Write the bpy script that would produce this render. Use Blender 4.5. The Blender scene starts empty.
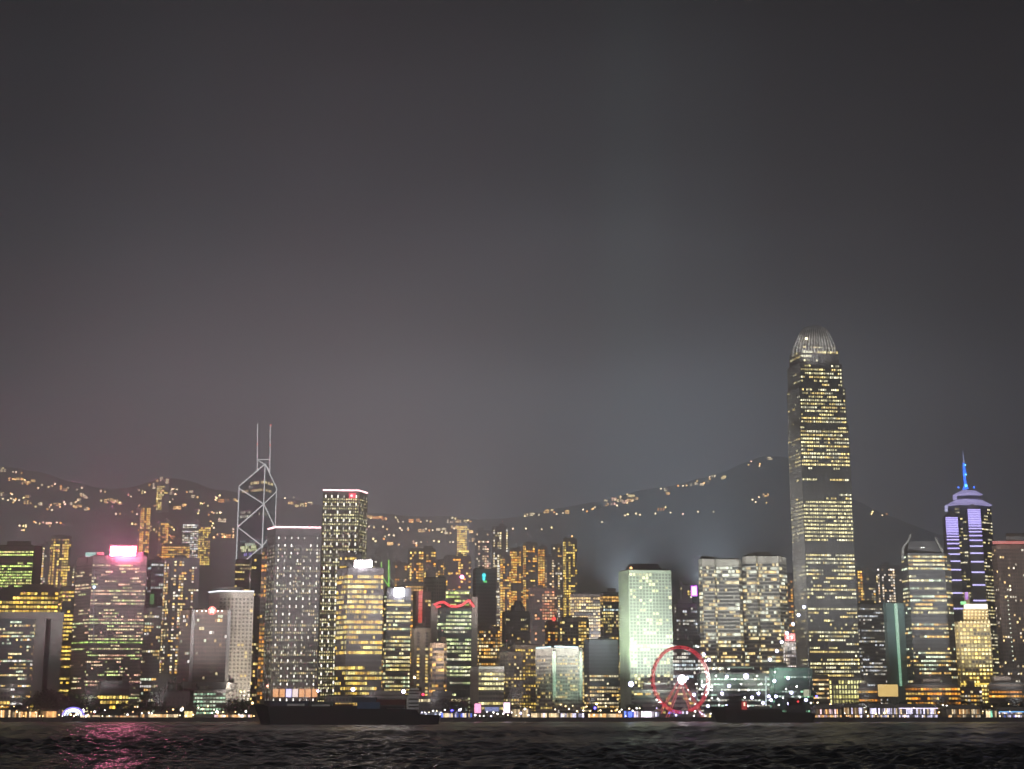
import bpy, math, random
from math import sin, cos, pi, radians, atan, hypot, exp, sqrt, atan2
from mathutils import Vector, noise
SC = bpy.context.scene
COL = SC.collection
R = random.Random(7)

# ------------------------------------------------------------------ camera
FPX, CX, CY, HOR, CAMZ = 1500.0, 512.0, 384.5, 713.0, 8.0
TH = atan((HOR - CY) / FPX)
cam = bpy.data.cameras.new('camera')
cam_o = bpy.data.objects.new('camera', cam); COL.objects.link(cam_o)
cam_o.location = (0, 0, CAMZ); cam_o.rotation_euler = (pi / 2 + TH, 0, 0)
cam.sensor_width = 36; cam.lens = 36 * FPX / 1024
cam.clip_start = 1; cam.clip_end = 40000
SC.camera = cam_o

# ------------------------------------------------------------------ world: night sky over a glowing city
W = bpy.data.worlds.new('World'); SC.world = W; W.use_nodes = True
nt = W.node_tree; nt.nodes.clear()
def wn(t, **k):
    n = nt.nodes.new(t)
    for a, b in k.items(): setattr(n, a, b)
    return n
def ramp(n, pts):
    cr = n.color_ramp
    while len(cr.elements) > 1: cr.elements.remove(cr.elements[-1])
    cr.elements[0].position = pts[0][0]; cr.elements[0].color = (*pts[0][1], 1)
    for p, c in pts[1:]:
        e = cr.elements.new(p); e.color = (*c, 1)
tc = wn('ShaderNodeTexCoord'); sep = wn('ShaderNodeSeparateXYZ')
nt.links.new(tc.outputs['Generated'], sep.inputs[0])
azn = wn('ShaderNodeMath', operation='ARCTAN2')
nt.links.new(sep.outputs['X'], azn.inputs[0]); nt.links.new(sep.outputs['Y'], azn.inputs[1])
mr = wn('ShaderNodeMapRange'); mr.inputs[1].default_value = -0.6; mr.inputs[2].default_value = 0.6
nt.links.new(azn.outputs[0], mr.inputs[0])
ra = wn('ShaderNodeValToRGB')
def azp(px): return (atan((px - 512) / 1535.0) + 0.6) / 1.2
ramp(ra, [(0.0, (.35, .32, .36)), (azp(0), (.52, .56, .67)), (azp(150), (.82, .83, .98)), (azp(300), (1.0, .95, 1.12)),
          (azp(470), (.95, .93, 1.09)), (azp(545), (.91, .92, 1.07)), (azp(590), (.88, .91, 1.05)), (azp(628), (.94, 1.02, 1.15)), (azp(656), (.93, 1.01, 1.14)), (azp(694), (.82, .86, .99)), (azp(735), (.76, .80, .92)),
          (azp(800), (.62, .63, .73)), (azp(1024), (.42, .42, .50)), (1.0, (.3, .3, .34))])
nt.links.new(mr.outputs[0], ra.inputs[0])
me_ = wn('ShaderNodeMapRange'); me_.inputs[1].default_value = -0.05; me_.inputs[2].default_value = 0.6
nt.links.new(sep.outputs['Z'], me_.inputs[0])
re_ = wn('ShaderNodeValToRGB')
def elp(py): return (sin(atan((713 - py) * .96 / 1540.0)) + 0.05) / 0.65
SKY = [(0.0, .02), (.077, .150), (elp(560), .16), (elp(440), .160), (elp(330), .136), (elp(200), .122), (elp(80), .076), (elp(-60), .046), (.85, .018), (1.0, .012)]
ramp(re_, [(p, (v, v, v)) for p, v in SKY])
nt.links.new(me_.outputs[0], re_.inputs[0])
mx = wn('ShaderNodeMix', data_type='RGBA', blend_type='MULTIPLY'); mx.inputs[0].default_value = 1
nt.links.new(re_.outputs[0], mx.inputs[6]); nt.links.new(ra.outputs[0], mx.inputs[7])
cl = wn('ShaderNodeTexNoise'); cl.inputs['Scale'].default_value = 5; cl.inputs['Detail'].default_value = 5
cm_ = wn('ShaderNodeMapping'); cm_.inputs['Scale'].default_value = (1, 1, 3.2)
nt.links.new(tc.outputs['Generated'], cm_.inputs[0]); nt.links.new(cm_.outputs[0], cl.inputs['Vector'])
clr = wn('ShaderNodeMapRange'); clr.inputs[1].default_value = .3; clr.inputs[2].default_value = .7; clr.inputs[3].default_value = .93; clr.inputs[4].default_value = 1.07
nt.links.new(cl.outputs['Fac'], clr.inputs[0])
mx2 = wn('ShaderNodeMix', data_type='RGBA', blend_type='MULTIPLY'); mx2.inputs[0].default_value = 1
nt.links.new(mx.outputs[2], mx2.inputs[6]); nt.links.new(clr.outputs[0], mx2.inputs[7])
bg = wn('ShaderNodeBackground'); bg.inputs['Strength'].default_value = 1.0
nt.links.new(mx2.outputs[2], bg.inputs['Color'])
sky = wn('ShaderNodeTexSky', sky_type='NISHITA'); sky.sun_disc = False
sky.sun_elevation = radians(-5); sky.sun_rotation = radians(200)
bg2 = wn('ShaderNodeBackground'); bg2.inputs['Strength'].default_value = 0.05
nt.links.new(sky.outputs[0], bg2.inputs['Color'])
add = wn('ShaderNodeAddShader'); out = wn('ShaderNodeOutputWorld')
nt.links.new(bg.outputs[0], add.inputs[0]); nt.links.new(bg2.outputs[0], add.inputs[1])
nt.links.new(add.outputs[0], out.inputs[0])

# soft sun lamp behind the camera, added to lift the harbour fronts
sl = bpy.data.lights.new('fill_sun', 'SUN'); sl.energy = 0.8; sl.angle = radians(40); sl.color = (1, .93, .88)
so = bpy.data.objects.new('fill_sun', sl); COL.objects.link(so)
so.rotation_euler = Vector((0.35, 1.0, -0.45)).to_track_quat('-Z', 'Y').to_euler()

SC.view_settings.view_transform = 'Standard'; SC.view_settings.look = 'None'
SC.view_settings.exposure = 0; SC.view_settings.gamma = 1
SC.cycles.max_bounces = 5; SC.cycles.diffuse_bounces = 2; SC.cycles.glossy_bounces = 3
SC.cycles.volume_bounces = 0; SC.cycles.transparent_max_bounces = 4
SC.cycles.sample_clamp_indirect = 2.5; SC.cycles.use_light_tree = True
SC.cycles.use_denoising = True; SC.cycles.filter_width = 1.5
SC.cycles.caustics_reflective = True; SC.cycles.use_adaptive_sampling = False

# ------------------------------------------------------------------ projecting pixels into the place
def at(px, py, Y):
    a, b = px - CX, CY - py
    dx, dy, dz = a, FPX * cos(TH) - b * sin(TH), FPX * sin(TH) + b * cos(TH)
    t = Y / dy
    return Vector((dx * t, Y, CAMZ + dz * t))
def zat(py, Y): return at(CX, py, Y).z

# ------------------------------------------------------------------ materials
MATS = {}
def mat(name, col, rough=.7, metal=0, var=.25, scale=.08, grid=None, spec=.4):
    if name in MATS: return MATS[name]
    m = bpy.data.materials.new(name); m.use_nodes = True
    t = m.node_tree; b = t.nodes['Principled BSDF']
    b.inputs['Roughness'].default_value = rough; b.inputs['Metallic'].default_value = metal
    b.inputs['Specular IOR Level'].default_value = spec
    g = t.nodes.new('ShaderNodeNewGeometry')
    n = t.nodes.new('ShaderNodeTexNoise'); n.inputs['Scale'].default_value = scale; n.inputs['Detail'].default_value = 6
    mp = t.nodes.new('ShaderNodeMapping'); mp.inputs['Scale'].default_value = (1, 1, .35)
    t.links.new(g.outputs['Position'], mp.inputs[0]); t.links.new(mp.outputs[0], n.inputs['Vector'])
    cr = t.nodes.new('ShaderNodeValToRGB')
    lo = [c * (1 - var) for c in col]; hi = [min(1, c * (1 + var)) for c in col]
    cr.color_ramp.elements[0].position = .3; cr.color_ramp.elements[0].color = (*lo, 1)
    cr.color_ramp.elements[1].position = .7; cr.color_ramp.elements[1].color = (*hi, 1)
    t.links.new(n.outputs['Fac'], cr.inputs[0]); t.links.new(cr.outputs[0], b.inputs['Base Color'])
    MATS[name] = m
    return m
def emis(name, col, s, sample=True):
    if name in MATS: return MATS[name]
    m = bpy.data.materials.new(name); m.use_nodes = True
    b = m.node_tree.nodes['Principled BSDF']
    b.inputs['Base Color'].default_value = (.3, .3, .3, 1)
    b.inputs['Emission Color'].default_value = (*col, 1); b.inputs['Emission Strength'].default_value = s
    if not sample: m.cycles.emission_sampling = 'NONE'
    MATS[name] = m
    return m
def lit_glass():
    m = bpy.data.materials.new('lit_glass'); m.use_nodes = True
    t = m.node_tree; b = t.nodes['Principled BSDF']
    b.inputs['Base Color'].default_value = (.11, .115, .125, 1); b.inputs['Roughness'].default_value = .22
    a = t.nodes.new('ShaderNodeAttribute'); a.attribute_name = 'room_light'
    n = t.nodes.new('ShaderNodeTexNoise'); n.inputs['Scale'].default_value = .55
    g = t.nodes.new('ShaderNodeNewGeometry'); t.links.new(g.outputs['Position'], n.inputs['Vector'])
    r = t.nodes.new('ShaderNodeMapRange'); r.inputs[1].default_value = .3; r.inputs[2].default_value = .7; r.inputs[3].default_value = .55; r.inputs[4].default_value = 1.4
    t.links.new(n.outputs['Fac'], r.inputs[0])
    t.links.new(a.outputs['Color'], b.inputs['Emission Color']); t.links.new(r.outputs[0], b.inputs['Emission Strength'])
    m.cycles.emission_sampling = 'NONE'
    return m
LITGLASS = lit_glass()
M_DARK = mat('dark_cladding', (.15, .147, .157), .45)
M_BLACK = mat('black_steel', (.03, .03, .032), .55)
M_GREY = mat('grey_concrete', (.24, .235, .23), .8)
M_MID = mat('mid_grey_panel', (.21, .205, .205), .6)
M_PALE = mat('pale_concrete', (.42, .40, .36), .8)
M_WHITE = mat('white_tile', (.62, .59, .53), .7)
M_BEIGE = mat('beige_stone', (.36, .30, .23), .8)
M_BROWN = mat('brown_granite', (.20, .15, .125), .6)
M_MAUVE = mat('mauve_granite', (.22, .17, .18), .6)
M_TEAL = mat('teal_glass_wall', (.12, .18, .18), .35)
M_MINT = mat('mint_panel', (.52, .60, .48), .6)
M_BLUE = mat('blue_grey_glass', (.15, .165, .185), .35)
M_SILVER = mat('silver_metal', (.45, .45, .44), .4, .4)
M_ROOF = mat('roof_felt', (.10, .10, .10), .9)
M_GREENLIT = mat('green_lit_wall', (.045, .11, .085), .8)  # green light on the podium put into its wall colour
M_STEEL = mat('white_steel', (.55, .55, .55), .5)
M_TRUNK = mat('bark', (.07, .05, .035), .9)
M_LEAF = mat('leaf', (.022, .030, .014), .8, var=.5, scale=.4)
M_PAVE = mat('promenade_paving', (.22, .20, .18), .85)

# ------------------------------------------------------------------ object helpers
def link(o, parent=None):
    COL.objects.link(o)
    if parent is not None: o.parent = parent
    return o
def thing(name, label, cat, loc=(0, 0, 0), group=None):
    o = bpy.data.objects.new(name, None); link(o); o.location = loc
    o.empty_display_size = 5
    o['label'] = label; o['category'] = cat
    if group: o['group'] = group
    return o
class MB:
    def __init__(s): s.v = []; s.f = []; s.c = []
    def quad(s, a, b, c, d, col=None):
        n = len(s.v); s.v += [tuple(a), tuple(b), tuple(c), tuple(d)]; s.f.append((n, n + 1, n + 2, n + 3)); s.c.append(col)
    def poly(s, pts, col=None):
        n = len(s.v); s.v += [tuple(p) for p in pts]; s.f.append(tuple(range(n, n + len(pts)))); s.c.append(col)
    def hexa(s, b, t):          # bottom loop, top loop (same length)
        n = len(s.v); k = len(b); s.v += [tuple(p) for p in b] + [tuple(p) for p in t]
        for i in range(k):
            j = (i + 1) % k; s.f.append((n + i, n + j, n + k + j, n + k + i)); s.c.append(None)
        s.f.append(tuple(n + k + i for i in range(k))); s.c.append(None)
        s.f.append(tuple(n + i for i in reversed(range(k)))); s.c.append(None)
    def box(s, x0, x1, y0, y1, z0, z1):
        s.hexa([(x0, y0, z0), (x1, y0, z0), (x1, y1, z0), (x0, y1, z0)], [(x0, y0, z1), (x1, y0, z1), (x1, y1, z1), (x0, y1, z1)])
    def prism(s, pts, z0, z1):
        s.hexa([(p[0], p[1], z0) for p in pts], [(p[0], p[1], z1) for p in pts])
    def tube(s, p, q, r, r2=None, n=6):
        p, q = Vector(p), Vector(q); d = (q - p)
        if d.length < 1e-6: return
        d.normalize(); u = d.orthogonal().normalized(); w = d.cross(u); r2 = r if r2 is None else r2
        s.hexa([p + (u * cos(2 * pi * i / n) + w * sin(2 * pi * i / n)) * r for i in range(n)],
               [q + (u * cos(2 * pi * i / n) + w * sin(2 * pi * i / n)) * r2 for i in range(n)])
    def ball(s, c, r, n=8, m=5, sz=1.0):
        b = len(s.v); c = Vector(c)
        s.v.append(tuple(c + Vector((0, 0, -r * sz))))
        for j in range(1, m):
            a = -pi / 2 + pi * j / m
            for i in range(n):
                t = 2 * pi * i / n
                s.v.append((c.x + r * cos(a) * cos(t), c.y + r * cos(a) * sin(t), c.z + r * sin(a) * sz))
        s.v.append((c.x, c.y, c.z + r * sz)); T = len(s.v) - 1
        for i in range(n):
            k = (i + 1) % n
            s.f.append((b, b + 1 + k, b + 1 + i)); s.c.append(None)
            for j in range(m - 2):
                s.f.append((b + 1 + j * n + i, b + 1 + j * n + k, b + 1 + (j + 1) * n + k, b + 1 + (j + 1) * n + i)); s.c.append(None)
            s.f.append((b + 1 + (m - 2) * n + i, b + 1 + (m - 2) * n + k, T)); s.c.append(None)
    def mesh(s, name, m, smooth=False):
        me = bpy.data.meshes.new(name); me.from_pydata(s.v, [], s.f)
        if any(c is not None for c in s.c):
            at_ = me.attributes.new('room_light', 'FLOAT_COLOR', 'CORNER')
            buf = []
            for f, c in zip(s.f, s.c):
                cc = (*c, 1) if c is not None else (0, 0, 0, 1)
                buf += list(cc) * len(f)
            at_.data.foreach_set('color', buf)
        if smooth: me.polygons.foreach_set('use_smooth', [True] * len(me.polygons))
        if isinstance(m, list):
            for q in m: me.materials.append(q)
            me.polygons.foreach_set('material_index', [0 if c is not None else 1 for c in s.c])
        else: me.materials.append(m)
        me.update()
        return me
    def ribbon(s, P, d, n, cuts, za, zb):
        # one unbroken strip of wall and panes along a facade; cuts = [(start, end, colour or None for wall)]
        k = len(s.v); a = [cuts[0][0]] + [c[1] for c in cuts]
        for q in a:
            p = P + d * q + n
            s.v += [(p.x, p.y, za), (p.x, p.y, zb)]
        for i, c in enumerate(cuts):
            j = k + 2 * i; s.f.append((j, j + 2, j + 3, j + 1)); s.c.append(c[2])
    def build(s, name, m, parent=None, smooth=False):
        # vertices are given in the world; a part's mesh is stored relative to its thing's base
        if parent is not None:
            top = parent; off = Vector(top.location)
            while top.parent is not None:
                top = top.parent; off += Vector(top.location)
            if off.length > 0: s.v = [(a - off.x, b - off.y, c - off.z) for a, b, c in s.v]
        o = bpy.data.objects.new(name, s.mesh(name, m, smooth))
        return link(o, parent)
def tag(o, label=None, cat=None, group=None, kind=None):
    if label: o['label'] = label
    if cat: o['category'] = cat
    if group: o['group'] = group
    if kind: o['kind'] = kind
    return o

# ------------------------------------------------------------------ ground, hills, water
RIDGE = [(-900, 560), (-500, 500), (-200, 462), (0, 467), (20, 471), (60, 481), (95, 489), (120, 487), (150, 476), (175, 479), (200, 487), (240, 494),
         (290, 499), (330, 508), (370, 513), (420, 516), (445, 515), (480, 519), (520, 516), (560, 508), (600, 501), (640, 490), (680, 484),
         (726, 473), (760, 459), (775, 454), (800, 457), (830, 474), (860, 497), (890, 511), (940, 531), (1000, 545), (1200, 560), (1700, 590)]
def ridge_py(px):
    for (a, b), (c, d) in zip(RIDGE, RIDGE[1:]):
        if px <= c: return b + (d - b) * max(0, (px - a)) / (c - a)
    return RIDGE[-1][1]
def land(x, y):
    if y < 1960: return 3.0
    px = CX + 1535 * x / y
    rz = zat(ridge_py(px), 3500.0) - 3
    t = (y - 1960) / 1540.0
    if t < 1: k = t ** 1.25 * (.85 + .15 * t)
    else: k = max(0.0, 1 - ((t - 1) * 1.3) ** 1.3)
    n = noise.fractal(Vector((x * .0021, y * .0021, 3.1)), 1, 2, 4) * 30 * min(1, t * 2) * (1 - min(1, t) ** 3)
    b = noise.noise(Vector((x * .03, y * .03, 1.7))) * 4 * min(1, t * 3)
    return 3 + rz * k + n + b
def hill_point(px, py):
    Y = 2050.0
    while Y < 3900:
        p = at(px, py, Y)
        if p.z <= land(p.x, Y): return Vector((p.x, Y, land(p.x, Y)))
        Y += 12
    return Vector((at(px, py, 3480).x, 3480, land(at(px, py, 3480).x, 3480)))
def make_land():
    ys = [1500, 1700, 1960] + [1960 + 18 * i for i in range(1, 110)] + [4100, 4600, 5200]
    xs = [-900 + 9.0 * i for i in range(300)]
    v, f = [], []
    for y in ys:
        for px in xs:
            x = (px - CX) / 1535 * y
            v.append((x, y, land(x, y) if y < 5000 else -5))
    n = len(xs)
    for j in range(len(ys) - 1):
        for i in range(n - 1): f.append((j * n + i, j * n + i + 1, (j + 1) * n + i + 1, (j + 1) * n + i))
    me = bpy.data.meshes.new('hills'); me.from_pydata(v, [], f)
    m = mat('wooded_hillside', (.05, .06, .035), .95, var=.5, scale=.03)
    me.materials.append(m); me.polygons.foreach_set('use_smooth', [True] * len(me.polygons))
    tag(link(bpy.data.objects.new('hills', me)), kind='structure')
make_land()
s = MB(); s.box(-1700, 1700, 1496.5, 1499.98, -6, 3.0); s.box(-1700, 1700, 1496, 1499.9, 3.0, 3.9)
tag(s.build('seawall', mat('seawall_stone', (.12, .115, .11), .9)), kind='structure')

def water_mat():
    m = bpy.data.materials.new('harbour_water'); m.use_nodes = True
    t = m.node_tree; b = t.nodes['Principled BSDF']
    b.inputs['Base Color'].default_value = (.006, .009, .011, 1); b.inputs['Roughness'].default_value = .2
    b.inputs['IOR'].default_value = 1.33; b.inputs['Specular IOR Level'].default_value = .28
    g = t.nodes.new('ShaderNodeNewGeometry')
    mp = t.nodes.new('ShaderNodeMapping'); mp.inputs['Scale'].default_value = (.5, 1, 1)
    n = t.nodes.new('ShaderNodeTexNoise'); n.inputs['Scale'].default_value = 1.1; n.inputs['Detail'].default_value = 5
    t.links.new(g.outputs['Position'], mp.inputs[0]); t.links.new(mp.outputs[0], n.inputs['Vector'])
    bp = t.nodes.new('ShaderNodeBump'); bp.inputs['Strength'].default_value = .9; bp.inputs['Distance'].default_value = .3
    t.links.new(n.outputs['Fac'], bp.inputs['Height']); t.links.new(bp.outputs[0], b.inputs['Normal'])
    deep = t.nodes.new('ShaderNodeBsdfDiffuse'); deep.inputs['Color'].default_value = (.008, .010, .012, 1)
    mxs = t.nodes.new('ShaderNodeMixShader'); mxs.inputs[0].default_value = .36
    t.links.new(b.outputs[0], mxs.inputs[1]); t.links.new(deep.outputs[0], mxs.inputs[2]); t.links.new(mxs.outputs[0], t.nodes['Material Output'].inputs['Surface'])
    return m
M_WATER = water_mat()
def make_water():
    rg = random.Random(3); waves = []
    for L, A, N in ((26, .16, 5), (12, .20, 8), (6.5, .22, 14), (3.6, .17, 24), (2.0, .10, 26), (1.2, .05, 24)):
        for k in range(N):
            a = rg.gauss(radians(80), .45 if L > 10 else 1.0); l = L * rg.uniform(.75, 1.35)
            waves.append((2 * pi / l * cos(a), 2 * pi / l * sin(a), rg.uniform(0, 6.28), A / sqrt(N) * 1.3 * rg.uniform(.6, 1.3)))
    import numpy as np
    nr, na = 1100, 1200
    rr = 70 * (1496.0 / 70) ** (np.arange(nr) / (nr - 1.0))
    aa = np.linspace(-0.62, 0.62, na)
    Yg, Tg = np.meshgrid(rr, np.tan(aa), indexing='ij')
    X = Yg * Tg; Z = np.zeros_like(X)
    for kx, ky, ph, A in waves:
        lim = 2 * pi / hypot(kx, ky)
        step = Yg * (np.log(1496.0 / 70) / nr)
        fade = np.clip((lim / step - 2.2) / 2.0, 0, 1)
        s_ = np.sin(kx * X + ky * Yg + ph)
        Z += A * fade * (s_ + .35 * s_ * np.abs(s_))
    gust = .75 + .45 * np.sin(X * .011 + Yg * .006 + 1.0) * np.sin(Yg * .017 - X * .004)
    Z *= gust
    co = np.stack([X, Yg, Z - .35], -1).reshape(-1, 3)
    i, j = np.meshgrid(np.arange(nr - 1), np.arange(na - 1), indexing='ij')
    a = (i * na + j).ravel(); quads = np.stack([a, a + 1, a + na + 1, a + na], -1)
    me = bpy.data.meshes.new('water')
    me.vertices.add(len(co)); me.vertices.foreach_set('co', co.ravel().astype('f'))
    me.loops.add(quads.size); me.loops.foreach_set('vertex_index', quads.ravel().astype('i'))
    me.polygons.add(len(quads)); me.polygons.foreach_set('loop_start', (np.arange(len(quads)) * 4).astype('i'))
    me.polygons.foreach_set('use_smooth', np.ones(len(quads), dtype=bool))
    me.update(calc_edges=True); me.materials.append(M_WATER)
    tag(link(bpy.data.objects.new('water', me)), kind='structure')
make_water()
s = MB(); s.quad((-12000, -3000, -2.2), (12000, -3000, -2.2), (12000, 20000, -2.2), (-12000, 20000, -2.2))
tag(s.build('sea', M_WATER), kind='structure')
# ------------------------------------------------------------------ haze
hz = MB(); hz.box(-3400, 3400, -200, 5100, -7.5, 640)
hm = bpy.data.materials.new('haze'); hm.use_nodes = True; hm.node_tree.nodes.clear()
pv = hm.node_tree.nodes.new('ShaderNodeVolumePrincipled'); ho = hm.node_tree.nodes.new('ShaderNodeOutputMaterial')
pv.inputs['Color'].default_value = (.92, .91, .96, 1); pv.inputs['Density'].default_value = .00045; pv.inputs['Anisotropy'].default_value = .5
hm.node_tree.links.new(pv.outputs[0], ho.inputs['Volume'])
tag(hz.build('haze', hm), kind='stuff')

# ------------------------------------------------------------------ towers
YEL = [(1, .66, .18), (1, .76, .30), (1, .71, .24)]
WARM = [(1, .76, .34), (1, .86, .52), (1, .68, .26)]
GRN = [(.75, 1, .38), (.92, 1, .48), (1, .92, .45), (.7, .95, .4)]
RES = [(1, .74, .34), (1, .56, .18), (1, .84, .55), (1, .92, .82)]
AMB = [(1, .52, .13), (1, .62, .21), (1, .43, .09), (1, .70, .29)]
WHT = [(1, .96, .88), (1, .9, .72), (.9, .96, 1)]
MIX = [(1, .86, .58), (1, .62, .28), (.85, 1, .8), (1, .96, .92), (1, .75, .4)]
COOL = [(.75, .95, 1), (.9, 1, .95), (1, .95, .85)]
def ST(p=.3, pal=WARM, s=1.8, rv=.5, run=3, cols=0, dark=(), full=(), side=1.0, lit_only=False):
    return dict(p=min(.93, p * (1.45 if .15 <= p <= .62 else 1.2)), pal=pal, s=s, rv=rv, run=max(1.3, run * .7), cols=cols, dark=dark, full=full, side=side, lit_only=lit_only)
def lit_matrix(rg, nf, nb, st, k=1.0):
    cw = [1.0] * nb
    if st['cols']:
        cw = [2.4 if rg.random() < st['cols'] else .22 for _ in range(nb)]
    rows = []
    for f in range(nf):
        fr = f / max(1, nf - 1); row = [None] * nb
        fu = [c for a, b, c in st['full'] if a <= fr <= b]
        if any(a <= fr <= b for a, b in st['dark']): rows.append(row); continue
        rp = min(.97, st['p'] * k * exp(rg.gauss(0, st['rv'])))
        if fu: rp = .93
        state = None; col = None; br = 1
        for b in range(nb):
            if state is None or rg.random() < 1.0 / st['run']:
                state = rg.random() < rp * cw[b]
                col = fu[0] if fu else rg.choice(st['pal']); br = rg.uniform(.5, 1.25)
            elif st['cols']: state = state and rg.random() < cw[b]
            if state:
                q = st['s'] * 1.65 * br * rg.choice((.3, .5, .75, 1, 1.15, 1.35))
                row[b] = (col[0] * q, col[1] ** 1.25 * q, col[2] ** 1.55 * q)
        rows.append(row)
    return rows
class Tower: pass
def chain_world(chain, ref, Y): return [Vector((at(px, ref, Y + d).x, Y + d)) for px, d in chain]
def glaze(root, pts, z0, z1, st, fh, bay, wf, hf, rg, edges=None, name='floor_glazing', wall=None):
    wall = wall or M_DARK
    nf = max(1, int(round((z1 - z0) / fh))); fh = (z1 - z0) / nf
    mats = []
    for e in range(len(pts) - 1):
        if edges is not None and e not in edges: mats.append(None); continue
        L = (pts[e + 1] - pts[e]).length; nb = max(1, int(round(L / bay)))
        mats.append((nb, lit_matrix(rg, nf, nb, st, 1.0 if e == max(range(len(pts) - 1), key=lambda q: (pts[q + 1] - pts[q]).length) else st['side'])))
    for f in range(nf):
        mb = MB(); za = z0 + f * fh + fh * (1 - hf) * .6; zb = za + fh * hf
        for e, mm in enumerate(mats):
            if mm is None: continue
            nb, rows = mm; P, Q = pts[e], pts[e + 1]; d = (Q - P); L = d.length; d = d / L; n = Vector((d.y, -d.x)); bw = L / nb
            cuts = []; q0 = 0.0
            for b in range(nb):
                c = rows[f][b]
                if c is None and st['lit_only']: continue
                a0, a1 = bw * (b + (1 - wf) / 2), bw * (b + (1 + wf) / 2)
                if a0 > q0 + .01: cuts.append((q0, a0, None))
                cuts.append((a0, a1, c or (0, 0, 0))); q0 = a1
            if cuts:
                if q0 < L - .01: cuts.append((q0, L, None))
                mb.ribbon(P, d, n * .14, cuts, za, zb)
        if mb.f: mb.build(name, [LITGLASS, wall], root)
def tower(label, chain, top, Y, wall, st, ref=None, z0=3.0, back=38, fh=4.0, bay=3.2, wf=.74, hf=.58, edges=None,
          name='office_tower', cat='tower', piers=0, pier_d=.7, ledge=0, foot=5, cap=4, seed=None, group=None, plant=1, roofm=None):
    t = Tower(); rg = random.Random(seed if seed is not None else hash_label(label))
    if not isinstance(chain, list):
        chain = [(chain[0], 26), (chain[1], 0), (chain[2], 7)] if len(chain) == 3 else [(chain[0], 0), (chain[1], 4)]
    ref = top if ref is None else ref
    pts = chain_world(chain, ref, Y)
    z1 = at((chain[0][0] + chain[-1][0]) / 2, top, Y).z
    if z0 == 'hill': z0 = min(land(p.x, p.y + back * .5) for p in pts) - 6
    c = sum((p.x for p in pts)) / len(pts)
    t.root = thing(name, label, cat, (c, Y + back / 2, z0), group)
    yb = max(p.y for p in pts) + back
    kx = lambda p, hid: p.x * (yb / p.y) if hid else p.x
    poly = [(p.x, p.y) for p in pts] + [(kx(pts[-1], pts[-1].x < 0), yb), (kx(pts[0], pts[0].x > 0), yb)]
    mb = MB(); mb.prism(poly, z0, z1)
    nf = max(1, int(round((z1 - cap - z0 - foot) / fh))); fhh = (z1 - cap - z0 - foot) / nf
    for e in range(len(pts) - 1):
        if edges is not None and e not in edges: continue
        P, Q = pts[e], pts[e + 1]; d = Q - P; L = d.length; d /= L; n = Vector((d.y, -d.x))
        def ob(a, b, dep, za, zb):
            A, B = P + d * a, P + d * b; C, D = B + n * dep, A + n * dep
            mb.hexa([(D.x, D.y, za), (C.x, C.y, za), (B.x, B.y, za), (A.x, A.y, za)], [(D.x, D.y, zb), (C.x, C.y, zb), (B.x, B.y, zb), (A.x, A.y, zb)])
        if piers:
            nb = max(1, int(round(L / bay))); bw = L / nb
            for i in range(0, nb + 1, piers):
                a = min(max(0, i * bw - bay * .14), L - bay * .28); ob(a, a + bay * .28, pier_d, z0, z1)
        if ledge:
            for f in range(nf + 1):
                zz = z0 + foot + f * fhh; ob(.02, L - .02, ledge, zz - fhh * .16, zz + fhh * .16)
    mb.build('wall', wall, t.root)
    # parapet + plant rooms on the roof
    rb = MB(); xs = [p[0] for p in poly]; ys = [p[1] for p in poly]; x0, x1, y0, y1 = min(xs), max(xs), min(ys), max(ys)
    ins = [((x - c) * .94 + c, (y - (y0 + y1) / 2) * .9 + (y0 + y1) / 2) for x, y in poly]
    rb.prism(ins, z1, z1 + 1.4); rb.build('roof', roofm or M_ROOF, t.root)
    for i in range(plant):
        w = (x1 - x0) * rg.uniform(.18, .4); xc = rg.uniform(x0 + w * .7, x1 - w * .7); h = rg.uniform(3, 7)
        pb = MB(); pb.box(xc - w / 2, xc + w / 2, y0 + (y1 - y0) * .45, y0 + (y1 - y0) * .8, z1 + 1.4, z1 + 1.4 + h); pb.build('plant_room', wall, t.root)
    if plant and rg.random() < .6:
        xc, yc, h = rg.uniform(x0 + (x1 - x0) * .25, x1 - (x1 - x0) * .25), y0 + (y1 - y0) * .6, rg.uniform(9, 17)
        ab = MB(); ab.tube((xc, yc, z1), (xc, yc, z1 + h), .3, .12, 5); ab.tube((xc - 1.2, yc, z1 + h * .7), (xc + 1.2, yc, z1 + h * .7), .12, n=4); an = ab.build('antenna', M_STEEL, t.root)
        if rg.random() < .35: lamp(an, 'warning_lamp', emis('dim_red_lamp', (1, .15, .12), 1.6), (xc, yc, z1 + h), .6)
    glaze(t.root, pts, z0 + foot, z1 - cap, st, fh, bay, wf, hf, rg, edges, wall=wall)
    t.pts, t.z1, t.z0, t.Y, t.x0, t.x1, t.rg = pts, z1, z0, Y, x0, x1, rg
    return t
def hash_label(s):
    h = 7
    for ch in s: h = (h * 131 + ord(ch)) & 0xffffff
    return h
def pbox(root, name, m, px0, px1, py0, py1, Y, dep=1.0, off=0.0, ref=None):
    """a box facing the harbour whose front face covers these pixels from the camera, standing at depth Y"""
    r = ref if ref is not None else (py0 + py1) / 2
    a, b = at(px0, r, Y - off), at(px1, r, Y - off); mb = MB()
    y0, y1 = Y - off, Y - off + dep; k = y1 / y0; z0, z1 = zat(py1, y0), zat(py0, y0)
    xa, xb = (a.x * k if a.x > 0 else a.x), (b.x * k if b.x < 0 else b.x)
    mb.hexa([(a.x, y0, z0), (b.x, y0, z0), (xb, y1, z0), (xa, y1, z0)], [(a.x, y0, z1), (b.x, y0, z1), (xb, y1, z1), (xa, y1, z1)])
    return mb.build(name, m, root)
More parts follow.
